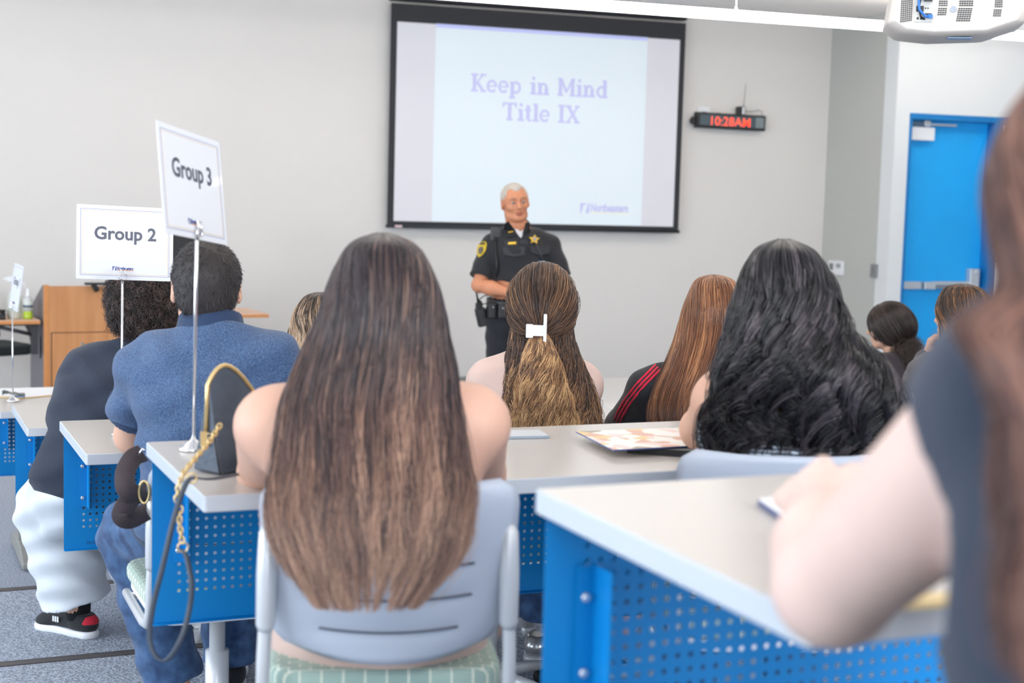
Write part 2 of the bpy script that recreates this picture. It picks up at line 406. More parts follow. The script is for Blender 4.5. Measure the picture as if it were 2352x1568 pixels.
def nlogo(parent, x, y, z, s, mdark, mline, M=None, name='logo'):
    # dark square, pale slanted N, in the XZ plane facing -Y
    b = MB()
    def poly(pts, yy, mi): b.bm.faces.new([b.bm.verts.new((x+px*s, yy, z+pz*s)) for px, pz in pts]).material_index = mi
    poly([(0, 1), (0, .0), (.12, 0), (.36, .82), (.36, 1)], y, 0)
    poly([(.98, 0), (1.0, 1.0), (.86, 1), (.62, .2), (.62, 0)], y, 0)
    poly([(0, .84), (0, 1), (.66, 1), (.66, .84)], y-.0001, 0)
    poly([(.66, 0), (.66, .1), (1, .1), (1, 0)], y-.0001, 0)
    poly([(1.1, -.02), (5.25, -.02), (5.25, .13), (1.1, .13)], y, 1)
    o = b.build(name, [mdark, mline], parent, recalc=False)
    if M is not None: o.matrix_local = M
    return o
lp = PY(1332, 489, SYW); ls = (PY(1354, 465, SYW).x-lp.x)
nlogo(slide, lp.x-ox, -.003, lp.z-oz, ls, m_lil, emis('slide cream', (214, 214, 200), .2))
text('Northeastern', ls*1.12, m_lil, slide, face_y(lp.x-ox+ls*1.12, lp.z-oz+ls*.2, -.0032), 'logo_lettering', bold=.0035*ls/.09, align='LEFT', xs=.66)

# ------------------------------------------------------------------ wall clock
CY = WY
c0 = PY(1600, 263, CY-.09); c1 = PY(1757, 296, CY-.09)
cw = (c1.x-c0.x); chh = .145
clk = thing('wall_clock', 'long black digital wall clock with red time digits on a bracket right of the screen', 'clock', (c0.x, CY-.01, PY(1680, 296, CY-.09).z))
clk.rotation_euler = (0, .012, 0)
b = MB(); b.rbox((0, -.09, 0), (cw, -.02, chh), .012, axis='x'); b.build('case', m_black, clk, bevel=.004)
b = MB(); b.box((.03, -.093, .025), (cw-.02, -.0895, chh-.02)); b.build('window', mat('clock window', (70, 84, 92), .25), clk)
b = MB(); b.box((cw*.85, -.0935, .025), (cw-.02, -.0932, chh-.02)); b.build('side_window', mat('clock window side', (118, 130, 134), .25), clk)
b = MB(); b.box((-.035, -.07, .03), (0, -.03, .1)); b.box((-.03, -.04, .045), (.0, .009, .085)); b.build('bracket', m_black, clk, bevel=.005)
text('10:28AM', .118, mat('red digits', (255, 95, 70), .5, emit=(255, 80, 50), estr=.55), clk, face_y(cw*.475, .03, -.0945), 'digits', bold=.0005, xs=1.02)
b = MB(); b.rbox((cw*.6, -.07, chh), (cw*.71, -.02, chh+.075), .01, axis='y'); rec = b.build('receiver', m_black, clk)
b = MB(); b.box((cw*.66, -.0735, chh+.004), (cw*.685, -.0705, chh+.07)); b.box((cw*.693, -.0735, chh+.004), (cw*.70, -.0705, chh+.07)); b.build('receiver_label', m_white, rec)
b = MB(); b.tube([(cw*.69, -.05, chh+.07), (cw*.695, -.05, chh+.115), (cw*.708, -.05, chh+.29)], [.006, .003, .0022], 8); b.build('antenna', mat('antenna', (90, 92, 95), .3, metal=.8), rec)
b = MB(); b.tube([(cw*.72, -.05, chh+.035), (cw*.8, -.05, chh+.03), (cw*.9, -.05, chh+.05), (cw*.965, -.05, chh+.04), (cw*.97, -.05, chh)], .003, 6); b.build('lead', m_black, clk)
o0 = PY(1603, 246, CY); o1 = PY(1629, 262, CY)
out = thing('wall_outlet', 'white wall outlet above the left end of the digital clock', 'outlet', (o0.x, CY, o0.z-.11))
b = MB(); b.box((0, -.008, 0), (o1.x-o0.x, 0, .115)); b.build('cover_plate', m_white, out, bevel=.003)
pl = thing('power_plug', 'black power plug and cord running from wall outlet to digital clock', 'plug', (o0.x, CY, o0.z-.11))
b = MB(); b.box((.03, -.035, .035), (.065, -.0085, .07)); b.build('adapter', mat('plug grey', (110, 110, 112), .4), pl, bevel=.004)
b = MB(); b.tube([(.062, -.022, .052), (.1, -.024, .05), (.12, -.022, .052)], [.02, .014, .006], 10); b.build('plug_head', m_black, pl)
b = MB(); b.tube([(.12, -.024, .052), (.15, -.03, .05), (.18, -.03, .06), (.21, -.035, .062), (.235, -.04, .04), (.255, -.045, -.01)], .004, 8); b.build('cord', m_black, pl)

# ------------------------------------------------------------------ linear pendant lamp
LYY = 8.6
la = PY(1100, 9, LYY); lb = PY(2300, 82, LYY)
lz_ = (la.z+lb.z)/2
m_led = mat('led diffuser', (255, 252, 246), .5, emit=(255, 250, 240), estr=7.0)
m_up = mat('uplight diffuser', (255, 250, 244), .5, emit=(255, 243, 230), estr=20.0)
def pendant(x0, x1, y, z, label, cables):
    t = thing('pendant_lamp', label, 'lamp', ((x0+x1)/2, y, z), group=None)
    L = (x1-x0)/2
    b = MB(); b.box((-L, -.03, .036), (L, .03, .05)); b.build('housing', m_white, t, bevel=.003)
    b = MB(); b.box((-L+.002, -.028, 0), (L-.002, .028, .0355)); b.build('diffuser', m_led, t)
    b = MB(); b.box((-L+.01, -.026, .0505), (L-.01, .026, .052)); b.build('uplight_diffuser', m_up, t)
    for cx in cables:
        b = MB(); b.tube([(cx-t.location.x, 0, .075), (cx-t.location.x, 0, CZ-z)], .0018, 6); b.lathe([(.007, .06), (.007, .078), (.003, .085)], 10, Matrix.Translation((cx-t.location.x, 0, 0))); b.build('cable', m_alum, t)
cx_ = PY(1690, 40, LYY).x
pendant(cx_-3.6, cx_+3.95, LYY, lz_, 'long slim glowing white linear lamp hung on thin cables ahead of the screen', [cx_-2.8, cx_, cx_+2.8])

pendant(-4, 9.2, 10.9, CAMZ+(lz_-CAMZ)*10.9/LYY-.004, 'added linear lamp hidden behind the visible one, brightening the ceiling by the front wall', [-3.6, 1.2, 8.9])  # added lamp in the visible one's sightline; its uplight brightens the front ceiling
pendant(-4, 9, 4.6, 2.95, 'added unseen linear pendant lamp above the desk rows', [-2, 2, 6])  # added out of view for warm overhead light on the rows
pendant(-4, 9, .4, 3.1, 'added unseen linear pendant lamp above the back desk rows', [-2, 2, 6])  # also added out of view, overhead light for the back rows
# ------------------------------------------------------------------ projector
pj = PD(2192, 36, 5.9)
pr = thing('projector', 'white ceiling projector with dark vent grilles and blue cable', 'projector', pj, -YAW-.2)
b = MB()
prof = [(-.27, -.05), (-.255, .055), (-.2, .075), (.18, .085), (.25, .06), (.27, 0), (.25, -.045), (.12, -.09), (-.1, -.098), (-.22, -.085)]
W0 = []
for yy, s_ in ((-.20, .86), (-.175, .97), (-.1, 1), (.12, 1), (.18, .95), (.2, .85)):
    W0.append([(x*s_, yy, z*s_) for x, z in prof])
V = b.grid(W0, closed_u=True); b.bm.faces.new(V[0]); b.bm.faces.new(V[-1])
body = b.build('casing', mat('projector casing', (206, 200, 194), .5), pr, bevel=.006)
def vents(x0, z0, nx, nz, px_, pz_, w_, h_, mname='vent black', skew=0, tilt=0):
    b = MB()
    for i in range(nx):
        for j in range(nz):
            cx, cz = x0+i*px_+skew*j, z0+j*pz_+tilt*i
            b.box((cx, -.2035, cz), (cx+w_, -.185, cz+h_))
    return b.build('vent', mat(mname, (38, 44, 50), .6), body)
vents(-.075, .012, 4, 4, .0085, .0075, .0065, .004); vents(-.078, -.022, 4, 4, .0085, .0075, .0065, .004, skew=.0006)
vents(.0, .012, 6, 7, .0088, .0075, .0068, .0042); vents(-.008, -.045, 6, 7, .0088, .0075, .0068, .0042, skew=.001)
vents(.13, .008, 4, 4, .0075, .0072, .0056, .004); vents(.126, -.026, 4, 4, .0075, .0072, .0056, .004, skew=.0005)
vents(-.215, -.05, 6, 13, .0075, .0075, .005, .0045, tilt=.0012)
b = MB(); b.lathe([(.012, 0), (.012, .003)], 20, Matrix.Translation((-.021, -.202, .0)) @ Matrix.Rotation(PI/2, 4, 'X')); b.build('sensor', mat('sensor grey', (150, 160, 175), .4), body)
b = MB(); b.box((-.165, -.2045, -.05), (-.095, -.19, .055)); pp = b.build('connector_panel', mat('panel pale', (198, 200, 198), .5), body, bevel=.004)
b = MB()
for x0, z0, x1, z1 in ((-.158, -.01, -.13, .012), (-.126, .0, -.121, .006), (-.117, .0, -.112, .006), (-.155, -.04, -.147, -.031), (-.142, -.04, -.128, -.031), (-.125, -.022, -.1, -.016)):
    b.box((x0, -.2055, z0), (x1, -.2, z1))
b.build('sockets', m_black, pp)
b = MB(); b.tube([(-.105, -.215, -.03), (-.125, -.225, -.03), (-.148, -.23, -.005), (-.152, -.23, .03), (-.135, -.225, .075), (-.12, -.2, .12)], .0055, 8); b.box((-.115, -.222, -.036), (-.096, -.203, -.022)); b.build('blue_cable', mat('blue cable', (40, 110, 190), .4), pr)
b = MB(); b.tube([(-.125, -.212, -.04), (-.14, -.22, -.03), (-.15, -.222, .0), (-.14, -.22, .06), (-.13, -.2, .12)], .004, 8); b.box((-.13, -.219, .028), (-.1, -.203, .048)); b.tube([(-.115, -.212, .04), (-.135, -.22, .045), (-.15, -.205, .1)], .006, 8); b.build('black_cable', m_black, pr)
b = MB(); b.tube([(0, .05, .05), (0, .05, CZ-pj.z)], .022, 12); b.box((-.09, -.05, .075), (.09, .13, .095)); b.build('ceiling_mount', m_silver, pr)
b = MB(); b.box((-.03, -.13, -.1005), (.06, -.06, -.0975)); b.build('base_label', mat('label bluish', (150, 175, 210), .5), body)
# ------------------------------------------------------------------ desks
def bracket_mb(M):
    b = MB(); b.box((0, -.004, 0), (.026, 0, .17), M); b.box((.024, -.05, 0), (.028, 0, .17), M); return b
def make_panel(L, H, nx, nz, x0, z0, p=.0199, r=.0043):
    # sheet of steel with real punched holes, in the XZ plane
    b = MB(); bm = b.bm; g = {}
    def v(x, z):
        k = (round(x, 5), round(z, 5))
        if k not in g: g[k] = bm.verts.new((x, 0, z))
        return g[k]
    x1, z1 = x0+nx*p, z0+nz*p
    for i in range(nx):
        for j in range(nz):
            cx, cz = x0+(i+.5)*p, z0+(j+.5)*p; h = p/2
            sq = [v(cx+h, cz), v(cx+h, cz+h), v(cx, cz+h), v(cx-h, cz+h), v(cx-h, cz), v(cx-h, cz-h), v(cx, cz-h), v(cx+h, cz-h)]
            ho = [bm.verts.new((cx+r*math.cos(k*PI/4), 0, cz+r*math.sin(k*PI/4))) for k in range(8)]
            for k in range(8): bm.faces.new((sq[k], sq[(k+1) % 8], ho[(k+1) % 8], ho[k]))
    xs = [x0+i*p/2 for i in range(2*nx+1)]; zs = [z0+i*p/2 for i in range(2*nz+1)]
    bm.faces.new([v(x, z0) for x in xs]+[v(L, 0), v(0, 0)]); bm.faces.new([v(x, z1) for x in reversed(xs)]+[v(0, H), v(L, H)])
    bm.faces.new([v(x0, z) for z in reversed(zs)]+[v(0, 0), v(0, H)]); bm.faces.new([v(x1, z) for z in zs]+[v(L, H), v(L, 0)])
    return b
DL = 1.83
def make_desk(leg_in=.48):
    t = thing('classroom_desk', '', 'desk')
    zt = DH; T = .031
    b = MB(); b.rbox((0, 0, zt-T), (DL, .61, zt), .006, 2)
    top = b.build('tabletop', [m_lam, m_edge], t, bevel=.002, seg=1)
    for f in top.data.polygons:
        if abs(f.normal.z) < .5: f.material_index = 1
    PH = .373; pb = zt-T-PH
    b = make_panel(DL-.03, PH, 84, 14, .05, .06)
    pnl = b.build('perforated_panel', m_blue, t, solid=.0016, loc=(.0112, .595, pb))
    b = MB(); b.box((.0112, .572, pb), (DL-.02, .5945, pb+.0016)); b.build('panel_lip', m_blue, pnl).location = (-.0112, -.595, -pb)
    for x in (.055, DL-.09):
        br = bracket_mb(Matrix.Translation((x, .592, pb+.135))).build('bracket', m_blue, t)
        for zz in (.028, .128):
            b = MB(); b.lathe([(.0065, 0), (.0065, .003), (.004, .0055)], 12, Matrix.Translation((x+.012, .588, pb+.135+zz)) @ Matrix.Rotation(PI/2, 4, 'X'))
            b.build('bolt', m_bolt, br)
    return t, pnl
def desk_legs(t, xs, sled):
    for x in xs:
        if sled:
            b = MB(); b.box((x-.03, .27, .06), (x+.03, .36, DH-.031)); b.box((x-.012, .24, .08), (x+.012, .27, DH-.031))
            pr_ = [(0, .0), (0, .03), (.12, .075), (.2, .085), (.4, .085), (.48, .075), (.6, .03), (.6, .0)]
            b.prism([(y, z) for y, z in pr_], x-.035, x+.035, ax=(1, 2, 0))
            b.build('leg', m_steel, t, bevel=.006)
        else:
            b = MB(); b.tube([(x, .33, .035), (x, .33, DH-.031)], .026, 16); b.tube([(x, .33, 0), (x, .33, .034)], [.012, .02], 12)
            lg = b.build('leg', m_silver, t)
            b = MB(); b.box((x-.014, .3025, .075), (x+.014, .312, .10)); b.build('latch', m_black, lg)
    if not sled:
        b = MB(); b.box((xs[0], .315, .125), (xs[1], .345, .18)); b.build('crossbar', m_silver, t, bevel=.008)
desk_labels = {
 ('A', 0): 'nearest grey-topped desk with blue perforated panel, at the lower right corner of the room view',
 ('B', 0): 'grey-topped desk with blue perforated panel under the purse and Group 3 sign',
 ('C', 0): 'grey-topped desk with blue panel on which the man in the blue polo leans his elbow',
 ('D', 0): 'grey-topped blue-panelled desk directly before the curly-haired person in white trousers',
 ('E', 0): 'farthest grey-topped desk at the left aisle, with the Group 1 sign on it',
 ('B', 1): 'grey-topped desk in front of the woman with black curly hair',
 ('C', 1): 'grey-topped desk in front of the red-brown haired woman in a black jacket',
 ('D', 1): 'far grey desk end seen between ponytail woman and red-brown haired woman',
 ('E', 1): 'farthest grey desk of the right side, before the girl with a low bun',
}
_dt, _dp = make_desk(); desk_legs(_dt, [.48, DL-.35], False)
_de, _dpe = make_desk(); desk_legs(_de, [.13, DL-.13], True)
first = {False: True, True: True}
for (row, n), lab in desk_labels.items():
    sled = row == 'E'; src = _de if sled else _dt
    if first[sled]: o = src; first[sled] = False
    else: o = copy_tree(src)
    o.matrix_world = Matrix.Translation(RP(row, n*(DL+.005), 0)) @ R_desk
    o['label'] = lab; o['group'] = 'blue-panelled classroom desks'
    if row == 'E':
        z = o.location.z; o.location.z = 0.012 if z > 0 else z

    if (row, n) == ('C', 0):
        text('74-25', .0125, mat('stencil navy', (20, 50, 96), .6), [q for q in o.children if q.name.startswith('perforated')][0], Matrix.Translation((.068, -.0012, .014)) @ Matrix.Rotation(PI/2, 4, 'X'), 'stencil_number', align='LEFT', extrude=.0002)
# ------------------------------------------------------------------ organic shapes: signed distance fields turned into one continuous mesh
def V3(*a): return np.array(a[0] if len(a) == 1 else a, float)
class SDF:
    def __init__(s, k=.03): s.p = []; s.k = k
    def rc(s, a, b, ra, rb=None, k=None, op='u', sq=None):   # capsule with two radii
        a, b = V3(a), V3(b); rb = ra if rb is None else rb; R = max(ra, rb)
        def f(X, Y, Z):
            ba = b-a; l2 = max(ba@ba, 1e-9)
            t = ((X-a[0])*ba[0]+(Y-a[1])*ba[1]+(Z-a[2])*ba[2])/l2; t = np.clip(t, 0, 1)
            return np.sqrt((X-a[0]-t*ba[0])**2+(Y-a[1]-t*ba[1])**2+(Z-a[2]-t*ba[2])**2)-(ra+(rb-ra)*t)
        s.p.append((f, np.minimum(a, b)-R, np.maximum(a, b)+R, s.k if k is None else k, op)); return s
    def el(s, c, r, Rm=None, k=None, op='u'):
        c, r = V3(c), V3(r); m = np.array(Rm) if Rm is not None else np.eye(3); R = max(r)
        def f(X, Y, Z):
            x, y, z = X-c[0], Y-c[1], Z-c[2]
            u = m[0][0]*x+m[1][0]*y+m[2][0]*z; v = m[0][1]*x+m[1][1]*y+m[2][1]*z; w_ = m[0][2]*x+m[1][2]*y+m[2][2]*z
            k0 = np.sqrt((u/r[0])**2+(v/r[1])**2+(w_/r[2])**2); k1 = np.sqrt((u/r[0]**2)**2+(v/r[1]**2)**2+(w_/r[2]**2)**2)+1e-9
            return k0*(k0-1)/k1
        s.p.append((f, c-R, c+R, s.k if k is None else k, op)); return s
    def bx(s, c, hlf, rr=.01, Rm=None, k=None, op='u'):
        c, hlf = V3(c), V3(hlf); m = np.array(Rm) if Rm is not None else np.eye(3); R = np.linalg.norm(hlf)+rr
        def f(X, Y, Z):
            x, y, z = X-c[0], Y-c[1], Z-c[2]
            q = [np.abs(m[0][i]*x+m[1][i]*y+m[2][i]*z)-hlf[i]+rr for i in range(3)]
            return np.sqrt(sum(np.maximum(a, 0)**2 for a in q))+np.minimum(np.maximum(np.maximum(q[0], q[1]), q[2]), 0)-rr
        s.p.append((f, c-R, c+R, s.k if k is None else k, op)); return s
    def cut(s, pt, n, k=.004, near=None):   # keep the side the normal points away from; near=(centre, radius) limits it
        pt, n = V3(pt), V3(n); n = n/np.linalg.norm(n)
        s.p.append((lambda X, Y, Z: (X-pt[0])*n[0]+(Y-pt[1])*n[1]+(Z-pt[2])*n[2], None, None, k, ('cut', near))); return s
    def mesh(s, h, disp=None):
        lo = np.min([p[1] for p in s.p if p[4] == 'u'], axis=0)-3*h-.01; hi = np.max([p[2] for p in s.p if p[4] == 'u'], axis=0)+3*h+.01
        n = np.ceil((hi-lo)/h).astype(int)+1
        D = np.full(n, .2, np.float32); ax = [lo[i]+h*np.arange(n[i]) for i in range(3)]
        for f, a, b, k, op in s.p:
            if a is None: i0 = [0, 0, 0]; i1 = list(n)
            else:
                mg = 3*k+3*h
                i0 = [max(0, int((a[i]-mg-lo[i])/h)) for i in range(3)]; i1 = [min(n[i], int((b[i]+mg-lo[i])/h)+2) for i in range(3)]
            if a is None and op[1] is not None:
                c, r = op[1]; i0 = [max(0, int((c[i]-r-lo[i])/h)) for i in range(3)]; i1 = [min(n[i], int((c[i]+r-lo[i])/h)+2) for i in range(3)]
            if min(i1[i]-i0[i] for i in range(3)) <= 0: continue
            sl = tuple(slice(i0[i], i1[i]) for i in range(3))
            X = ax[0][sl[0]][:, None, None]; Y = ax[1][sl[1]][None, :, None]; Z = ax[2][sl[2]][None, None, :]
            d = f(X, Y, Z).astype(np.float32) if True else 0
            d = np.broadcast_to(d, D[sl].shape)
            A = D[sl]
            if op == 'u': hh = np.clip(.5+.5*(A-d)/k, 0, 1); D[sl] = A*(1-hh)+d*hh-k*hh*(1-hh)
            elif op == 's': hh = np.clip(.5-.5*(A+d)/k, 0, 1); D[sl] = A*(1-hh)-d*hh+k*hh*(1-hh)
            else: hh = np.clip(.5-.5*(A-d)/k, 0, 1); D[sl] = A*(1-hh)+d*hh+k*hh*(1-hh)
        if disp is not None:
            D = D+disp(ax[0][:, None, None], ax[1][None, :, None], ax[2][None, None, :]).astype(np.float32)
        ins = D < 0
        cn = [(dx, dy, dz) for dx in (0, 1) for dy in (0, 1) for dz in (0, 1)]
        sh = [slice(0, -1), slice(1, None)]
        cnt = sum(ins[sh[a], sh[b], sh[c]].astype(np.int8) for a, b, c in cn)
        act = np.argwhere((cnt > 0) & (cnt < 8)); N = len(act)
        idx = np.full(cnt.shape, -1, np.int64); idx[act[:, 0], act[:, 1], act[:, 2]] = np.arange(N)
        cv = {c: D[act[:, 0]+c[0], act[:, 1]+c[1], act[:, 2]+c[2]] for c in cn}
        acc = np.zeros((N, 3)); ct = np.zeros(N)
        for c in cn:
            for axn in range(3):
                if c[axn] == 0:
                    e = list(c); e[axn] = 1; e = tuple(e); a, b = cv[c], cv[e]; m = (a < 0) != (b < 0)
                    t = np.where(m, a/np.where(m, a-b, 1), 0)
                    for j in range(3): acc[:, j] += np.where(m, c[j]+(t if j == axn else 0), 0)
                    ct += m
        P = (act+acc/ct[:, None])*h+lo
        F = []
        for axn in range(3):
            a = [slice(None)]*3; b = [slice(None)]*3; a[axn] = slice(0, -1); b[axn] = slice(1, None)
            A, B = ins[tuple(a)], ins[tuple(b)]; e = np.argwhere(A != B)
            o1, o2 = [i for i in range(3) if i != axn]
            e = e[(e[:, o1] > 0) & (e[:, o2] > 0) & (e[:, o1] < idx.shape[o1]) & (e[:, o2] < idx.shape[o2])]
            def g(d1, d2):
                q = e.copy(); q[:, o1] -= d1; q[:, o2] -= d2; return idx[q[:, 0], q[:, 1], q[:, 2]]
            Q = np.stack([g(0, 0), g(1, 0), g(1, 1), g(0, 1)], 1)
            fl_ = A[e[:, 0], e[:, 1], e[:, 2]]
            if axn == 1: fl_ = ~fl_
            Q[~fl_] = Q[~fl_][:, ::-1]; F.append(Q)
        F = np.concatenate(F); F = F[(F >= 0).all(1)]
        return P, F
    def build(s, name, m, parent, h=.007, disp=None):
        P, F = s.mesh(h, disp)
        me = bpy.data.meshes.new(name); me.vertices.add(len(P)); me.vertices.foreach_set('co', P.astype(np.float32).ravel())
        me.loops.add(F.size); me.loops.foreach_set('vertex_index', F.astype(np.int32).ravel())
        me.polygons.add(len(F)); me.polygons.foreach_set('loop_start', np.arange(0, F.size, 4, dtype=np.int32))
        me.polygons.foreach_set('use_smooth', np.ones(len(F), bool))
        me.update(calc_edges=True); me.materials.append(m)
        o = bpy.data.objects.new(name, me); C.objects.link(o)
        if parent: o.parent = parent
        return o

def rotm(yaw=0, pitch=0, roll=0):   # yaw about z (+ = to the left), pitch about x (+ = looks up), roll about y
    return np.array(Matrix.Rotation(yaw, 3, 'Z') @ Matrix.Rotation(pitch, 3, 'X') @ Matrix.Rotation(roll, 3, 'Y'))

def head_prims(s, c, Rm, sc_=1.0, male=False, k=.012, mouth=0):
    def T(x, y, z): return V3(c)+Rm @ (V3(x, y, z)*sc_)
    q = sc_
    s.el(T(0, -.012, .028), (.077*q, .096*q, .086*q), Rm, .03)
    s.el(T(0, .028, .02), (.066*q, .066*q, .075*q), Rm, .03)
    s.el(T(0, .03, -.045), (.053*q, .06*q, .062*q), Rm, .03)
    s.el(T(0, .066, -.088), (.026*q, .022*q, .02*q), Rm, .02)
    for sx in (-1, 1):
        s.rc(T(sx*.05, .01, -.06), T(sx*.02, .07, -.09), .016*q, .014*q, .02)       # jaw line
        s.el(T(sx*.042, .062, -.022), (.02*q, .02*q, .018*q), Rm, .02)                # cheekbone
        s.rc(T(sx*.012, .088, .028), T(sx*.045, .074, .03), .009*q, .008*q, .012)    # brow ridge
        s.el(T(sx*.031, .098, .008), (.019*q, .014*q, .0125*q), Rm, .012, 's')        # eye socket
        s.el(T(sx*.031, .078, .008), (.0135*q, .0135*q, .0125*q), Rm, .004)           # lids over the eyeball
        s.el(T(sx*.079, -.004, -.004), (.010*q, .018*q, .032*q), Rm @ rotm(sx*-.45, 0, 0), .006)
        s.el(T(sx*.087, .002, .0), (.006*q, .009*q, .018*q), Rm @ rotm(sx*-.45, 0, 0), .006, 's')
        s.el(T(sx*.010, .098, -.028), (.007*q, .008*q, .006*q), Rm, .006)             # nostril wing
    s.rc(T(0, .088, .018), T(0, .108, -.022), .007*q, .0105*q, .010)
    s.el(T(0, .089, -.052), (.022*q, .009*q, .007*q), Rm, .006)
    s.el(T(0, .088, -.064), (.019*q, .010*q, .007*q), Rm, .006)
    s.el(T(0, .1, -.058), (.018*q, .012*q, (.0022+mouth)*q), Rm, .002, 's')
    return T

def hand_prims(s, wr, d, nrm, L=.18, curl=.5, side=1, k=.008, spread=.2):
    # wr wrist point, d unit direction of the palm, nrm palm normal (curl towards it)
    wr, d, nrm = V3(wr), V3(d), V3(nrm); d /= np.linalg.norm(d); nrm = nrm-d*(nrm@d); nrm /= np.linalg.norm(nrm)
    sd = np.cross(nrm, d)*side; q = L/.18
    s.rc(wr, wr+d*.03*q, .024*q, .027*q, .015)
    for i, off in enumerate((-.03, -.010, .010, .029)):
        s.rc(wr+d*.025*q+sd*off*.6*q, wr+d*.088*q+sd*off*q, .015*q, .0118*q, .012)
    for i, (off, ln) in enumerate(((-.031, .066), (-.0105, .078), (.0105, .072), (.030, .056))):
        p = wr+d*.09*q+sd*off*q; a = 0; r_ = .0092*q
        dd = d+sd*off*spread*8
        for j, fr in enumerate((.45, .31, .24)):
            a += curl*(.75, .95, .6)[j]
            v = dd*math.cos(a)+nrm*math.sin(a); e = p+v*ln*fr*q
            s.rc(p, e, r_, r_*.92, .004); p = e; r_ *= .92
    b0 = wr+d*.03*q-sd*.022*q; b1 = b0-sd*.026*q+d*.028*q+nrm*.016*q; b2 = b1+d*.03*q+nrm*.012*q-sd*.004*q; b3 = b2+d*.022*q+sd*.006*q+nrm*.006*q
    s.rc(b0, b1, .0145*q, .0115*q, .012); s.rc(b1, b2, .0112*q, .0098*q, .005); s.rc(b2, b3, .0098*q, .0085*q, .004)

def shoe(parent, heel, toe, m, sole_m, name='shoe', accent=None, h=.005, up=.075):
    heel, toe = V3(heel), V3(toe); d = toe-heel; L = np.linalg.norm(d[:2]); a = math.atan2(d[1], d[0])-PI/2
    root = heel
    R_ = rotm(a)
    def T(x, y, z): return root+R_ @ V3(x, y, z)
    s = SDF(.02)
    s.rc(T(0, .035, .05), T(0, .07, .05), .036, .036); s.rc(T(0, .07, .05), T(0, L-.045, .032), .036, .026); s.el(T(0, L-.055, .03), (.045, .055, .026), R_)
    s.rc(T(0, .045, .05), T(0, .06, up+.02), .034, .032, .015)
    s.cut(T(0, 0, .016), (0, 0, -1)); s.cut(T(0, 0, up+.01), (0, 0, 1))
    o = s.build(name, m, parent, h)
    q = SDF(.02)
    q.rc(T(0, .038, .012), T(0, .09, .012), .041, .037); q.rc(T(0, .09, .012), T(0, L-.05, .012), .036, .042); q.rc(T(0, L-.06, .012), T(0, L-.045, .012), .046, .044)
    q.cut(T(0, 0, .0), (0, 0, -1), .002); q.cut(T(0, 0, .026), (0, 0, 1), .002)
    q.build('sole', sole_m, o, h)
    if accent:
        q = SDF(.01); q.rc(T(0, .036, .052), T(0, .05, .066), .0385, .036); q.cut(T(0, 0, .05), (0, 0, -1)); q.cut(T(0, 0, up+.008), (0, 0, 1)); q.cut(T(0, .052, 0), R_ @ V3(0, 1, .3)); q.build('heel_patch', accent, o, h)
    return o, T

# ------------------------------------------------------------------ hair
def hair_mat(name, ramp, rough=.38, streak=.5, spec=.45, rnd=.25):
    if name in MATS: return MATS[name]
    m = bpy.data.materials.new(name); m.use_nodes = True; MATS[name] = m
    nt = m.node_tree; b = nt.nodes['Principled BSDF']; b.inputs['Roughness'].default_value = rough; b.inputs['Specular IOR Level'].default_value = spec
    at = nt.nodes.new('ShaderNodeAttribute'); at.attribute_name = 'shade'
    cr = nt.nodes.new('ShaderNodeValToRGB'); E_ = cr.color_ramp.elements
    for i, (p, c) in enumerate(ramp):
        e = E_[i] if i < 2 else E_.new(p)
        e.position = p; e.color = srgb(c)
    nt.links.new(at.outputs['Fac'], cr.inputs[0]); nt.links.new(cr.outputs[0], b.inputs['Base Color'])
    return m
def ease(x): x = np.clip(x, 0, 1); return x*x*(3-2*x)
def curves_obj(name, P, rad, shade, m, parent):
    # P (N, n, 3) strands
    N, n, _ = P.shape
    hc = bpy.data.hair_curves.new(name); hc.add_curves([n]*N)
    hc.attributes['position'].data.foreach_set('vector', P.astype(np.float32).ravel())
    ra = hc.attributes.get('radius') or hc.attributes.new('radius', 'FLOAT', 'POINT')
    t = np.linspace(0, 1, n)[None, :]
    r = rad*(1-.65*t**2)*np.ones((N, 1)); ra.data.foreach_set('value', r.astype(np.float32).ravel())
    sa = hc.attributes.new('shade', 'FLOAT', 'POINT'); sa.data.foreach_set('value', np.clip(shade, 0, 1).astype(np.float32).ravel())
    hc.materials.append(m)
    o = bpy.data.objects.new(name, hc); C.objects.link(o); o.parent = parent; o['kind'] = 'stuff'
    return o
def prof_interp(prof, t):
    prof = np.array(prof, float); n = len(prof); x = t*(n-1); i = np.clip(x.astype(int), 0, n-2); f = (x-i)[..., None]
    # catmull-rom
    p0 = prof[np.maximum(i-1, 0)]; p1 = prof[i]; p2 = prof[i+1]; p3 = prof[np.minimum(i+2, n-1)]
    return .5*((2*p1)+(-p0+p2)*f+(2*p0-5*p1+4*p2-p3)*f**2+(-p0+3*p1-3*p2+p3)*f**3)
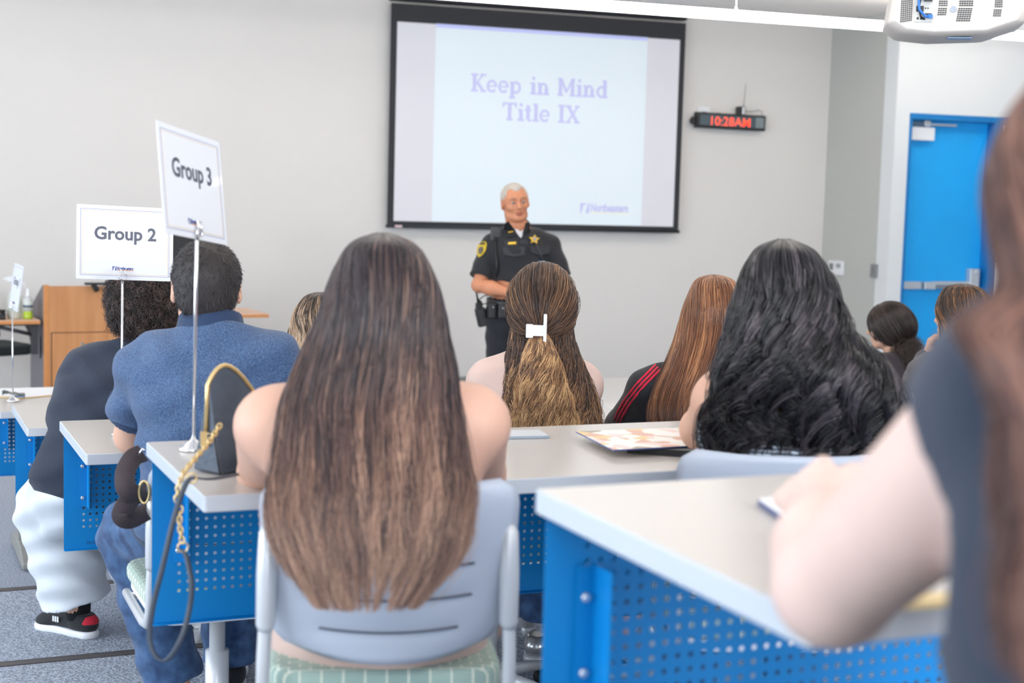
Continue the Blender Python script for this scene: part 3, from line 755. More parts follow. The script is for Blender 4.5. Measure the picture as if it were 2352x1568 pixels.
def hair_fall(parent, prof, N, m, mbase, seed, rad=.0009, npts=22, wave=(0, 0), curl=(0, 0), frizz=.002, clump=60, jit=.07, t0=(0, .35), t1=(.86, 1.0), rho=(.86, 1.0), shade=(0, 1, .25), base_t=.88, base_rho=.88, name='hair', base=True, wisp=.02, clv=(-.04, .03)):
    # prof rows: x centre, y centre, z, half width, half depth, phi max (radians, 0 = back of the head)
    rng = np.random.default_rng(seed)
    cl = rng.uniform(-1, 1, clump); ci = rng.integers(0, clump, N)
    ph = cl[ci]; t0_ = rng.uniform(*t0, N)*1.0; t1_ = rng.uniform(*t1, N); clen = rng.uniform(*clv, clump); t1_ = np.clip(t1_+clen[ci], .3, 1.0)
    T = t0_[:, None]+(t1_-t0_)[:, None]*np.linspace(0, 1, npts)[None, :]
    Q = prof_interp(prof, T)
    j0 = rng.normal(0, 1, N)*jit*2.2; j1 = rng.normal(0, 1, N)*jit*.5
    u = ph[:, None]+j0[:, None]*(1-T)+j1[:, None]*T
    wp_ = rng.uniform(0, 6.28, clump)[ci][:, None]; wp2 = rng.uniform(0, 6.28, clump)[ci][:, None]; fq = rng.uniform(.8, 1.2, clump)[ci][:, None]
    if wave[0]: u = u+wave[0]*T*np.sin(T*wave[1]*6.28*fq+wp_)
    u = np.clip(u, -1.04, 1.04)
    phi = u*Q[..., 5]
    rr = rng.uniform(rho[0], rho[1], N)[:, None]+.03*np.sin(T*9*fq+wp2)*T
    out = (rng.random(N) < wisp)[:, None]; rr = np.where(out, rr+rng.uniform(0, .12, N)[:, None]*T, rr)
    X = Q[..., 0]+rr*np.sin(phi)*Q[..., 3]; Y = Q[..., 1]-rr*np.cos(phi)*Q[..., 4]; Z = Q[..., 2]+0*phi
    if curl[0]:
        amp = curl[0]*ease(T*2.2-.25); fr = curl[1]*fq
        a = T*6.28*fr+wp_+rng.normal(0, .35, N)[:, None]
        X = X+amp*np.cos(a)*np.cos(phi); Y = Y+amp*np.cos(a)*np.sin(phi)-amp*.5*np.sin(a)*np.cos(phi); Z = Z+amp*.7*np.sin(a)
    if frizz:
        for ax_ in (X, Y, Z):
            p_ = rng.uniform(0, 6.28, N)[:, None]; f_ = rng.uniform(2, 7, N)[:, None]; ax_ += frizz*T*np.sin(T*f_*6.28+p_)
    P = np.stack([X, Y, Z], -1)
    st = rng.normal(0, 1, clump)[ci][:, None]*shade[2]+rng.normal(0, 1, N)[:, None]*shade[2]*.5
    sh = shade[0]+(shade[1]-shade[0])*T+st
    b = MB(); rows = []
    for t in (np.linspace(0.0, base_t, 26) if base else []):
        q = prof_interp(prof, np.array([t]))[0]
        rows.append([(q[0]+base_rho*math.sin(f)*q[3], q[1]-base_rho*math.cos(f)*q[4], q[2]-.004) for f in np.linspace(-q[5], q[5], 40)])
    if base:
        b.grid(rows); o = b.build(name, mbase, parent, solid=.006)
    else: o = parent
    return curves_obj('hair_strands', P, rad, sh, m, o), o
# ------------------------------------------------------------------ skin, cloth
def skin(name, col, sss=.0): return mat(name, col, .48, spec=.35, noise=.05, scale=9, sss=sss)
sk_fair = skin('skin fair', (214, 186, 176)); sk_warm = skin('skin warm', (206, 164, 144)); sk_tan = skin('skin tan', (205, 138, 104)); sk_med = skin('skin medium', (214, 168, 144))
def cloth(name, col, **k):
    k.setdefault('bump', .25); k.setdefault('scale', 180); return mat(name, col, .85, sheen=.12, **k)
m_navy = cloth('navy jersey', (30, 40, 58), noise=.06); m_polo = cloth('heather blue knit', (40, 62, 98), col2=(80, 106, 142), scale=260, detail=3); m_polotrim = cloth('navy rib', (30, 52, 84))
m_jean = cloth('denim', (26, 52, 92), col2=(66, 100, 142), scale=24, detail=9, bump=.3); m_whitep = cloth('white cotton', (208, 214, 222), scale=14, bump=.25)
m_uni = cloth('black uniform twill', (30, 31, 36), noise=.08); m_unip = cloth('black uniform trousers', (24, 26, 33))
m_jack = cloth('black track jacket', (26, 27, 34)); m_red = cloth('red stripe', (214, 26, 62)); m_slate = cloth('slate t-shirt', (38, 48, 66), noise=.05); m_grey = cloth('grey sweater', (88, 82, 84), noise=.08)
m_top = cloth('dusty pink top', (196, 170, 160)); m_topw = cloth('white camisole', (225, 228, 234))
m_hairdk = mat('hair base dark', (38, 32, 32), .6); m_hairbr = mat('hair base brown', (70, 52, 44), .6)

def W2L(root, p):
    v = root.matrix_world.inverted() @ Vector(p); return V3(v.x, v.y, v.z)
def seated(name_label, u, d, zf, rz, group='seated audience'):
    p = PD(u, 800, d); t = thing('person', name_label, 'person', (p.x, p.y, zf), rz, group)
    t.matrix_world = Matrix.Translation((p.x, p.y, zf)) @ Matrix.Rotation(rz, 4, 'Z')
    return t
def joints(root, hz=.53, **kw):
    J = dict(hip=V3(0, 0, hz), chest=V3(0, .01, .84), neck=V3(0, .0, .985), head=V3(0, .02, 1.12), shL=V3(-.17, 0, .93), shR=V3(.17, 0, .93),
             elL=V3(-.22, .16, .74), elR=V3(.22, .16, .74), wrL=V3(-.1, .38, .78), wrR=V3(.1, .38, .78),
             hjL=V3(-.09, .03, hz-.02), hjR=V3(.09, .03, hz-.02), knL=V3(-.12, .42, .5), knR=V3(.12, .42, .5), anL=V3(-.12, .40, .09), anR=V3(.12, .40, .09))
    for k, v in kw.items(): J[k] = W2L(root, PD(*v)) if isinstance(v, tuple) else V3(v)
    return J
def torso(s, J, g=0, w=1, dp=1, low=True, bust=0):
    c, h, n = J['chest'], J['hip'], J['neck']
    if low: s.el(h, (.165*w+g, .125*dp+g, .12+g), None, .05)
    s.rc(h+V3(0, 0, .05), c-V3(0, 0, .08), .115*w*dp**.5+g, .115*w+g, .06)
    s.el((h+c)/2, (.135*w+g, .1*dp+g, .14+g), None, .06)
    s.el(c, (.155*w+g, .108*dp+g, .16+g), None, .06)
    mid = (J['shL']+J['shR'])/2
    s.rc(mid*.45+J['shL']*.55, mid*.45+J['shR']*.55, .062*w+g, None, .06)
    for q in ('shL', 'shR'):
        s.rc(n-V3(0, .01, .01), J[q]*.8+n*.2, .045+g, .047+g, .05)
        s.rc(c*.6+J[q]*.4-V3(0, .02, .05), J[q], .07+g, .052+g, .05)
    if bust:
        for q in (-1, 1): s.el(c+V3(q*.065, .085, -.03), (.065+g, .055+g, .06+g), None, .03)
def arms(s, J, g=0, a=1., fore=True, up=True, sides='LR'):
    for q in sides:
        if up: s.rc(J['sh'+q], J['el'+q], .052*a+g, .041*a+g, .03)
        if fore: s.rc(J['el'+q], J['el'+q]*.6+J['wr'+q]*.4, .040*a+g, .039*a+g, .02); s.rc(J['el'+q]*.6+J['wr'+q]*.4, J['wr'+q], .039*a+g, .026*a**.5+g, .03)
def legs(s, J, g=0, a=1., hem=None, sides='LR'):
    for q in sides:
        s.rc(J['hj'+q], J['kn'+q], .088*a+g, .06*a+g, .03); s.rc(J['kn'+q], J['an'+q], .058*a+g, .042*a+g*1.6, .03)
def hands(s, J, L=.175, curl=.5, dirs=None, sides='LR'):
    for q in sides:
        d = J['wr'+q]-J['el'+q]; d /= np.linalg.norm(d)
        nd = (dirs or {}).get(q, (d, V3(0, 0, -1)))
        hand_prims(s, J['wr'+q], nd[0], nd[1], L, curl, 1 if q == 'R' else -1)
def body(root, J, m, hy=0, hp=0, hr=0, q=1., h=.0065, w=1, dp=1, a=1, bust=0, leg=True, hd=None, curl=.5, mouth=0, neckr=.054, eyes=True):
    s = SDF(.03); torso(s, J, 0, w, dp, bust=bust); arms(s, J, 0, a); hands(s, J, .175, curl, hd)
    if leg: legs(s, J)
    Rm = rotm(hy, hp, hr); c = J['head']
    s.rc(J['neck']-V3(0, 0, .03), c+Rm @ V3(0, -.02, -.05)*q, neckr*1.08, neckr, .03)
    T = head_prims(s, c, Rm, q, mouth=mouth)
    o = s.build('body', m, root, h)
    if eyes:
        for sx in (-1, 1):
            b = MB(); p = T(sx*.031, .0845, .008); b.ball((0, 0, 0), .0115*q); e = b.build('eye', mat('eye white', (225, 220, 214), .2), o, loc=p)
            b = MB(); b.ball(tuple(Rm @ V3(0, .0085, 0)*q), .0050*q, .0050*q, .0050*q, 10, 8); b.build('iris', mat('iris', (60, 52, 48), .15), e)
    return o, T, Rm
def shirt(root, J, m, name='shirt', g=.011, w=1, dp=1, a=1, sleeve=.62, hemz=None, neck=.03, h=.0065, wr=.0035, seed=1, bust=0, cr_=.16, long=False, sides='LR', trim=None):
    s = SDF(.03); torso(s, J, g, w, dp, bust=bust)
    for q in sides:
        if long: s.rc(J['sh'+q], J['el'+q], .056*a+g, .047*a+g, .03); s.rc(J['el'+q], J['wr'+q], .047*a+g, .034*a+g, .02)
        else:
            e = J['sh'+q]+(J['el'+q]-J['sh'+q])*(sleeve+.15); s.rc(J['sh'+q], e, .056*a+g, .053*a+g+.006, .03)
            p = J['sh'+q]+(J['el'+q]-J['sh'+q])*sleeve; s.cut(p, J['el'+q]-J['sh'+q], .004, (e, cr_))
    n = J['neck']
    if sides: s.cut(n+V3(0, 0, neck), (0, .25, 1), .006, (n+V3(0, 0, .12), .17))
    else: s.cut(n+V3(0, 0, neck), (0, .1, 1), .006)
    if hemz is not None: s.cut((0, 0, hemz), (0, 0, -1), .006)
    ph = random.Random(seed).uniform(0, 6)
    f = lambda X, Y, Z: wr*(np.sin(38*Z+9*X+6*np.sin(7*X+ph)+ph)*np.sin(11*X+ph+8*Y)+.6*np.sin(60*Z-30*X+ph))
    return s.build(name, m, root, h, f)
def trousers(root, J, m, g=.012, a=1., h=.007, cuff=.1, wr=.004, name='trousers', wide=1.0, sides='LR'):
    s = SDF(.03); s.el(J['hip'], (.17+g, .135+g, .12+g), None, .05)
    for q in sides:
        s.rc(J['hj'+q], J['kn'+q], .092*a+g, .066*a*wide+g, .03); e = J['an'+q]; s.rc(J['kn'+q], e, .064*a*wide+g, .056*a*wide+g, .03)
        s.cut(e+(J['kn'+q]-e)*cuff, e-J['kn'+q], .004, (e, .13))
    s.cut(J['hip']+V3(0, 0, .10), (0, 0, 1), .01)
    f = lambda X, Y, Z: wr*(np.sin(45*Z+20*X+5*np.sin(9*Y))*np.sin(14*Y+9*X)+.7*np.sin(70*Z+25*Y))
    return s.build(name, m, root, h, f)
def rows(root, L):
    out = []
    for ul, ur, v, d, hd, pm in L:
        c = W2L(root, PD((ul+ur)/2, v, d)); hw = (ur-ul)/2*d/FPX/math.sin(min(pm, PI/2)); out.append((c[0], c[1], c[2], hw, hd, pm))
    return out
def hair_gather(parent, c, Rm, rad3, knot, N, m, seed, rad=.0009, lo=-.35, shade=(.2, .5, .25), npts=14, name='hair_strands', clump=40, fly=.004):
    # strands lie on the skull and sweep to a knot
    rng = np.random.default_rng(seed); c = V3(c); rad3 = V3(rad3)
    v = rng.normal(0, 1, (N*3, 3)); v /= np.linalg.norm(v, axis=1)[:, None]
    v = v[(v[:, 2] > lo+.75*np.maximum(v[:, 1], 0)) & (v[:, 1] < .8)][:N]; N = len(v)
    kd = Rm.T @ (V3(knot)-c)/rad3; kl = np.linalg.norm(kd); kd = kd/kl
    t = np.linspace(0, 1, npts)
    om = np.arccos(np.clip(v @ kd, -.98, 1))[:, None]; so = np.sin(om)+1e-6
    P = (np.sin((1-t)[None, :]*om)/so)[..., None]*v[:, None, :]+(np.sin(t[None, :]*om)/so)[..., None]*kd[None, None, :]
    R_ = 1.03+rng.uniform(0, .06, N)[:, None]+(kl-1.0)*ease(t[None, :]*1.5-.5); wob = np.sin(t[None, :]*rng.uniform(4, 14, (N, 1))+rng.uniform(0, 6, (N, 1)))
    P = P*R_[..., None]*rad3+fly*wob[..., None]*rng.normal(0, 1, (N, 1, 3))*t[None, :, None]
    P = P @ Rm.T+c
    an = np.arctan2(v[:, 0], v[:, 2]); st = np.sin(an*9+seed)*.5+np.sin(an*23)*.5
    sh = shade[0]+(shade[1]-shade[0])*t[None, :]+st[:, None]*shade[2]+rng.normal(0, .5, (N, 1))*shade[2]
    return curves_obj(name, P, rad, sh, m, parent)
def hair_cap(root, T, c, Rm, q, m, name='hair', g=.011, front=(.088, .066), nape=(-.085, -.062), h=.005, ear=True, recede=False):
    s = SDF(.02); s.el(T(0, -.014, .03), ((.078+g)*q, (.097+g)*q, (.087+g)*q), Rm, .02); s.el(T(0, -.05, -.03), ((.06+g)*q, (.045+g)*q, (.05+g)*q), Rm, .03)
    s.el(T(0, .03, .03), ((.066+g)*q, (.062+g)*q, (.075+g)*q), Rm, .02)
    a = V3(0, front[0], front[1]); b_ = V3(0, nape[0], nape[1]); d = a-b_; n = V3(0, d[2], -d[1])
    s.cut(T(*a), Rm @ n, .01)
    if ear:
        for sx in (-1, 1): s.el(T(sx*.088, .012, -.012), (.03, .045, .048), Rm, .008, 's')
    s.el(T(0, .13, .028), (.062, .062, .05), Rm, .01, 's')
    if recede:
        for sx in (-1, 1): s.el(T(sx*.045, .085, .075), (.028, .045, .03), Rm, .01, 's')
    return s.build(name, m, root, h)
def fur(parent, obj, N, m, seed, L=(.012, .03), rad=.0007, flow=None, lift=.35, curl=0, shade=(.3, .5, .2), npts=6, name='hair_strands', zmin=None):
    rng = np.random.default_rng(seed); me = obj.data; n = len(me.vertices)
    co = np.empty(n*3, np.float32); me.vertices.foreach_get('co', co); co = co.reshape(-1, 3)
    no = np.empty(n*3, np.float32); me.vertex_normals.foreach_get('vector', no); no = no.reshape(-1, 3)
    ok = np.arange(n)
    if zmin is not None: ok = ok[co[:, 2] > zmin]
    i = rng.choice(ok, N); p = co[i]+rng.normal(0, .002, (N, 3)); nn = no[i]
    w_ = V3(flow); f = p-w_; f = f-nn*(f*nn).sum(1)[:, None]; f /= np.linalg.norm(f, axis=1)[:, None]+1e-6; f += rng.normal(0, .25, (N, 3))
    l = rng.uniform(*L, N)[:, None]; t = np.linspace(0, 1, npts)
    if not curl: P = p[:, None]+(nn*lift)[:, None]*(l[:, None]*t[None, :, None])+f[:, None]*(l[:, None]*(t**1.3)[None, :, None])-nn[:, None]*.003
    else:
        a = t[None, :]*rng.uniform(9, 16, (N, 1))+rng.uniform(0, 6.28, (N, 1)); s1 = np.cross(nn, f); s1 /= np.linalg.norm(s1, axis=1)[:, None]+1e-6; s2 = np.cross(nn, s1)
        P = p[:, None]+nn[:, None]*(l[:, None]*t[None, :, None])+curl*(t**.5)[None, :, None]*(np.cos(a)[..., None]*s1[:, None]+np.sin(a)[..., None]*s2[:, None])+f[:, None]*(l[:, None]*.3*t[None, :, None])
        P[..., 2] -= .25*l*t[None, :]**2
    cx = np.sin(p[:, 0]*120+seed)*np.sin(p[:, 1]*95)*np.sin(p[:, 2]*110)
    sh = shade[0]+(shade[1]-shade[0])*t[None, :]+cx[:, None]*shade[2]+rng.normal(0, .4, (N, 1))*shade[2]
    return curves_obj(name, P, rad, sh, m, parent)

# ------------------------------------------------------------------ chairs
m_seat = mat('green seat fabric', (150, 172, 160), .9)
def _seat_nodes():
    nt = m_seat.node_tree; b = nt.nodes['Principled BSDF']; tc = nt.nodes.new('ShaderNodeTexCoord'); br = nt.nodes.new('ShaderNodeTexBrick')
    br.inputs['Color1'].default_value = srgb(136, 158, 152); br.inputs['Color2'].default_value = srgb(150, 172, 164); br.inputs['Mortar'].default_value = srgb(206, 212, 196)
    br.inputs['Scale'].default_value = 22; br.inputs['Mortar Size'].default_value = .035; br.inputs['Brick Width'].default_value = .8; br.inputs['Row Height'].default_value = .35
    nt.links.new(tc.outputs['Object'], br.inputs[0]); nt.links.new(br.outputs[0], b.inputs['Base Color'])
_seat_nodes()
def make_chair():
    t = thing('stacking_chair', '', 'chair')
    b = MB(); G = []; nv, nu = 22, 24
    for j in range(nv+1):
        v = j/nv; z = .535+.295*v
        hw_ = .212*(1-.08*(1-v)**2)
        e = max(0, (v-.86)/.14); hw_ -= .035*(1-math.sqrt(max(0, 1-e*e)))
        e = max(0, (.28-v)/.28); hw_ -= .06*(1-math.sqrt(max(0, 1-e*e*.98)))
        row = []
        for i in range(nu+1):
            u = -1+2*i/nu; x = u*hw_
            row.append((x, -.235-.045*v+.07*u*u*(1-.2*v), z-.012*(1-u*u)*(1-v)+.0*u))
        G.append(row)
    slots = {4: (5, 19), 8: (4, 20), 12: (4, 20)}
    V = [[b.bm.verts.new(p) for p in r] for r in G]
    for j in range(nv):
        for i in range(nu):
            f = (V[j][i], V[j][i+1], V[j+1][i+1], V[j+1][i])
            b.bm.faces.new(f).smooth = True
    for j, (a, c) in slots.items():     # narrow ventilation slots pressed into the shell
        for i in range(a, c): V[j][i].co.y += .006
    b.build('backrest', m_plast, t, solid=.011)
    b = MB()
    for j, (a, c) in slots.items():
        P0 = [Vector(G[j][i])+Vector((0, -.007, 0)) for i in range(a, c+1)]
        b.tube(P0, .0022, 6)
    b.build('backrest_slots', mat('slot shade', (92, 98, 112), .7), t)
    for sx in (-1, 1):
        b = MB(); b.tube([(sx*.200, -.205, .73), (sx*.202, -.210, .60), (sx*.205, -.21, .53), (sx*.206, -.205, .47), (sx*.206, -.18, .435), (sx*.206, -.12, .425), (sx*.202, .16, .425)], .0115, 12)
        b.tube([(sx*.1995, -.213, .755), (sx*.1995, -.214, .74), (sx*.2005, -.214, .67), (sx*.202, -.214, .585), (sx*.2025, -.213, .575)], [.006, .015, .0175, .016, .012], 12)
        b.build('side_frame', m_silver, t)
    b = MB(); b.tube([(0, 0, .06), (0, 0, .30), (0, 0, .301), (0, 0, .43)], [.03, .03, .02, .02], 14)
    for k_ in range(5):
        a_ = k_*1.2566+.3; b.tube([(0, 0, .085), (.22*math.cos(a_), .22*math.sin(a_), .062)], [.026, .015], 8)
    b.build('pedestal', m_silver, t)
    for k_ in range(5):
        a_ = k_*1.2566+.3; b = MB(); b.ball((.22*math.cos(a_), .22*math.sin(a_), .027), .027, .027, .027, 10, 8); b.build('caster', m_black, t)
    b = MB(); b.rbox((-.20, -.205, .455), (.20, .235, .50), .07, 6); b.build('seat', m_seat, t, bevel=.015, seg=3)
    b = MB(); b.rbox((-.19, -.20, .43), (.19, .22, .4545), .06, 6); b.build('seat_pan', m_white, t, bevel=.006)
    b = MB(); b.tube([(-.205, -.10, .425), (.205, -.10, .425)], .011, 10); b.tube([(-.202, .12, .425), (.202, .12, .425)], .010, 10); b.box((-.07, -.11, .415), (.07, .13, .435)); b.build('seat_frame', m_silver, t)
    return t
_chair = make_chair(); _cf = [True]
def place_chair(u, d, row, label, back=True, rz=TH):
    p = PD(u, 800, d)+Vector((-math.sin(rz), math.cos(rz), 0))*.26
    o = _chair if _cf[0] else copy_tree(_chair); _cf[0] = False
    o.matrix_world = Matrix.Translation((p.x, p.y, TIERZ[row])) @ Matrix.Rotation(rz, 4, 'Z')
    o['label'] = label; o['group'] = 'grey stacking chairs at the desks'
    return o

def surf(obj, root, u, v, dd=0):
    inv = root.matrix_world.inverted(); o_ = inv @ Vector((0, 0, CAMZ)); d_ = (inv.to_3x3() @ ray(u, v)).normalized()
    hit, loc_, nn, _ = obj.ray_cast(o_, d_)
    return (loc_+nn*dd) if hit else None
# ------------------------------------------------------------------ people
bpy.context.view_layer.update()
# woman with long straight hair, middle of the picture
place_chair(908, 2.40, 'B', 'grey shell stacking chair under the long-haired woman in the centre', rz=-.2)
P1 = seated('person with very long straight brown ombre hair and bare shoulders, seen from behind', 888, 2.62, TIERZ['B'], -.22)
J = joints(P1, head=(883, 702, 2.63), neck=(880, 890, 2.62), shL=(625, 978, 2.62), shR=(1085, 975, 2.62), chest=(872, 1090, 2.62),
           elL=(610, 1085, 2.88), elR=(1098, 1085, 2.88), wrL=(760, 1050, 3.02), wrR=(980, 1045, 3.04))
body(P1, J, sk_warm, q=1.0, a=1.25, w=1.12, dp=1.1, bust=1)
shirt(P1, J, m_top, 'tube_top', g=.012, w=1.12, dp=1.1, sides='', neck=-.18, bust=1).data  # hidden by the hair, hem seen over the seat
trousers(P1, J, cloth('shorts dark', (60, 62, 72)), name='trousers')
hm1 = hair_mat('hair long brown', [(0, (44, 38, 42)), (.25, (66, 54, 56)), (.5, (104, 82, 76)), (.75, (132, 102, 88)), (1, (176, 142, 122))], rough=.3)
R1 = rows(P1, [(866, 892, 534, 2.60, .012, 3.1), (803, 958, 562, 2.60, .085, 3.1), (762, 1000, 632, 2.60, .125, 2.3), (740, 1018, 702, 2.60, .14, 1.9), (713, 1030, 772, 2.60, .145, 1.7),
    (682, 1045, 840, 2.58, .14, 1.6), (655, 1055, 909, 2.55, .13, 1.5), (640, 1069, 977, 2.50, .12, 1.4), (629, 1079, 1045, 2.45, .10, 1.3), (618, 1088, 1113, 2.40, .08, 1.25),
    (614, 1084, 1181, 2.36, .06, 1.2), (630, 1075, 1249, 2.34, .055, 1.15), (665, 1035, 1317, 2.33, .05, 1.1), (715, 975, 1385, 2.32, .045, 1.1)])
hair_fall(P1, R1, 12000, hm1, m_hairdk, 11, rad=.0008, npts=26, wave=(.05, 1.3), clump=130, jit=.035, clv=(-.16, .05), t1=(.84, 1.0), shade=(-.12, .92, .22), base_t=.66, base_rho=.88, wisp=.06, frizz=.003)

# black curls, right of the centre
place_chair(1835, 2.78, 'B', 'grey shell stacking chair behind the woman with black curls', rz=-.28)
P7 = seated('person with long black curly hair in a white and blue striped top, seen from behind', 1800, 3.0, TIERZ['B'], -.34)
J = joints(P7, head=(1800, 706, 3.02), neck=(1800, 850, 3.0), shL=(1660, 925, 3.0), shR=(1985, 935, 3.0), chest=(1820, 1010, 3.0),
           elL=(1612, 985, 3.25), elR=(2020, 1030, 3.2), wrL=(1700, 975, 3.4), wrR=(1880, 980, 3.45))
body(P7, J, sk_med, q=1.0, a=1.1, w=1.08, bust=1)
m_stripe = mat('striped jersey', (206, 216, 232), .85)
def _stripe():
    nt = m_stripe.node_tree; b = nt.nodes['Principled BSDF']; tc = nt.nodes.new('ShaderNodeTexCoord'); wv = nt.nodes.new('ShaderNodeTexWave'); wv.bands_direction = 'Z'
    wv.inputs['Scale'].default_value = 38; cr = nt.nodes.new('ShaderNodeValToRGB'); cr.color_ramp.elements[0].color = srgb(78, 92, 116); cr.color_ramp.elements[0].position = .25; cr.color_ramp.elements[1].color = srgb(208, 220, 236); cr.color_ramp.elements[1].position = .45
    nt.links.new(tc.outputs['Object'], wv.inputs[0]); nt.links.new(wv.outputs[0], cr.inputs[0]); nt.links.new(cr.outputs[0], b.inputs['Base Color'])
_stripe()
shirt(P7, J, m_stripe, 'striped_top', g=.010, w=1.08, sides='', neck=-.09, bust=1)
trousers(P7, J, m_jean, name='trousers')
hm7 = hair_mat('hair black', [(0, (14, 14, 18)), (.5, (30, 28, 33)), (1, (92, 84, 90))], rough=.3, spec=.6)
R7 = rows(P7, [(1788, 1815, 548, 3.0, .012, 3.1), (1735, 1872, 575, 3.0, .09, 3.1), (1700, 1915, 640, 3.0, .125, 2.4), (1680, 1940, 710, 3.0, .14, 2.0), (1664, 1968, 780, 2.98, .145, 1.8),
    (1645, 2035, 850, 2.95, .15, 1.7), (1622, 2082, 920, 2.95, .14, 1.6), (1604, 2090, 985, 2.96, .11, 1.5), (1606, 2066, 1045, 2.97, .10, 1.4), (1640, 1995, 1100, 2.97, .09, 1.3)])
hair_fall(P7, R7, 4800, hm7, m_hairdk, 7, rad=.0010, npts=50, clump=90, jit=.012, clv=(-.18, .05), curl=(.027, 4.2), t0=(0, .4), t1=(.68, 1.0), shade=(.3, .4, .3), base_t=.42, base_rho=.84, frizz=.003, wisp=.08)

# red-brown straight hair, black jacket
place_chair(1640, 4.12, 'C', 'grey shell stacking chair of the red-brown haired woman, only its top edge showing')
P6 = seated('person with straight red-brown hair in a black jacket with red shoulder stripes', 1590, 4.4, TIERZ['C'], -.30)
J = joints(P6, head=(1640, 728, 4.4), neck=(1610, 835, 4.38), shL=(1500, 905, 4.36), shR=(1725, 905, 4.4), chest=(1600, 990, 4.4), elL=(1440, 985, 4.55), elR=(1740, 1010, 4.5), wrL=(1470, 960, 4.8), wrR=(1640, 970, 4.8))
body(P6, J, sk_med, hr=.1, w=1.05, bust=1)
jk = shirt(P6, J, m_jack, 'jacket', g=.016, w=1.08, a=1.1, long=True, neck=.0)
bpy.context.view_layer.update()
for k_ in range(3):
    pts = [surf(jk, P6, u+5.5*k_, v+5.5*k_, .001) for u, v in ((1506, 838), (1488, 856), (1468, 876), (1450, 898), (1434, 920), (1420, 944), (1412, 964))]
    pts = [p for p in pts if p is not None]
    if len(pts) > 2:
        b = MB(); b.tube(pts, .0035, 8); b.build('red_stripe', m_red, jk)
trousers(P6, J, m_jean)
hm6 = hair_mat('hair auburn', [(0, (52, 32, 26)), (.4, (98, 62, 44)), (.7, (140, 92, 62)), (1, (186, 134, 92))], rough=.33)
R6 = rows(P6, [(1632, 1652, 631, 4.4, .012, 3.1), (1598, 1688, 645, 4.4, .085, 3.1), (1576, 1706, 690, 4.4, .12, 2.3), (1560, 1712, 740, 4.4, .13, 1.9), (1545, 1710, 790, 4.36, .13, 1.7), (1522, 1704, 840, 4.32, .12, 1.5), (1498, 1694, 890, 4.29, .11, 1.4), (1484, 1684, 935, 4.26, .10, 1.3), (1486, 1670, 975, 4.25, .09, 1.3)])
hair_fall(P6, R6, 6000, hm6, m_hairbr, 6, rad=.0009, npts=20, wave=(.02, 1), clump=90, jit=.04, t1=(.88, 1.0), shade=(.62, .42, .2), base_t=.86, frizz=.0012)

# half-up hair with a white clip
P5 = seated('person with wavy brown hair half up in a white clip and bare shoulders', 1235, 4.3, TIERZ['C'], -.33)
place_chair(1222, 4.05, 'C', 'grey shell stacking chair of the woman with the white hair clip')
J = joints(P5, head=(1245, 702, 4.32), neck=(1240, 805, 4.3), shL=(1118, 878, 4.3), shR=(1338, 885, 4.3), chest=(1228, 950, 4.3), elL=(1105, 990, 4.5), elR=(1350, 985, 4.5), wrL=(1180, 975, 4.75), wrR=(1290, 975, 4.75))
_, T5, Rm5 = body(P5, J, sk_fair, w=1.0, a=1.0, bust=1)
_sh5 = shirt(P5, J, m_topw, 'camisole', g=.01, sides='', neck=-.16, bust=1); 
J['anL'] = W2L(P5, PD(1232, 1372, 4.78)); J['anL'][2] = .09; J['knL'] = J['anL']+V3(0, .03, .41)
trousers(P5, J, m_jean)
a_ = J['anL']; shoe(P5, (a_[0], a_[1]-.08, 0), (a_[0]+.02, a_[1]+.16, 0), mat('silver leather', (190, 190, 192), .25, metal=.7), m_silver)
hm5 = hair_mat('hair wavy', [(0, (44, 34, 32)), (.3, (78, 60, 52)), (.55, (122, 90, 68)), (.8, (170, 126, 86)), (1, (218, 178, 128))], rough=.4)
s = SDF(.02); s.el(J['head']+V3(0, -.018, .026), (.090, .108, .096), None, .02); s.el(J['head']+V3(0, -.07, -.03), (.075, .05, .06), None, .03)
s.cut(J['head']+V3(0, .05, 0), (0, 1, -.55), .01); h5 = s.build('hair', m_hairbr, P5, .006)
knot = W2L(P5, PD(1240, 762, 4.17))
hair_gather(h5, J['head']+V3(0, -.018, .02), np.eye(3), (.090, .108, .10), knot, 6500, hm5, 5, lo=-.5, shade=(.32, .35, .28), fly=.006)
R5 = rows(P5, [(1176, 1316, 735, 4.3, .11, 1.9), (1168, 1322, 780, 4.28, .12, 1.8), (1162, 1338, 830, 4.26, .12, 1.6), (1158, 1362, 890, 4.24, .12, 1.5), (1156, 1380, 950, 4.22, .11, 1.4), (1160, 1384, 1010, 4.2, .10, 1.4)])
hair_fall(h5, R5, 5000, hm5, m_hairbr, 55, rad=.0009, npts=34, clump=110, jit=.04, curl=(.013, 3.2), t0=(0, .3), t1=(.85, 1), shade=(.1, .62, .25), base_t=.95, frizz=.006, wisp=.12, name='hair_underlayer')
R5b = rows(P5, [(1226, 1254, 762, 4.165, .02, 1.5), (1212, 1268, 790, 4.15, .035, 1.4), (1200, 1284, 830, 4.14, .05, 1.4), (1190, 1302, 890, 4.12, .06, 1.4), (1184, 1320, 950, 4.12, .06, 1.4), (1190, 1330, 1010, 4.12, .06, 1.4)])
hair_fall(h5, R5b, 3500, hm5, m_hairbr, 56, rad=.0009, npts=34, clump=70, jit=.05, curl=(.013, 3.6), t0=(0, .05), t1=(.85, 1), rho=(.5, 1.1), shade=(.6, .85, .22), base_t=.95, base_rho=.6, frizz=.005, name='hair_tail')
b = MB(); kx = 4.17*1/FPX
b.box((-.036, -.014, -.021), (-.016, .01, .016)); b.box((-.018, -.012, -.016), (.018, .008, .014)); b.box((.012, -.016, -.043), (.021, .012, .045))
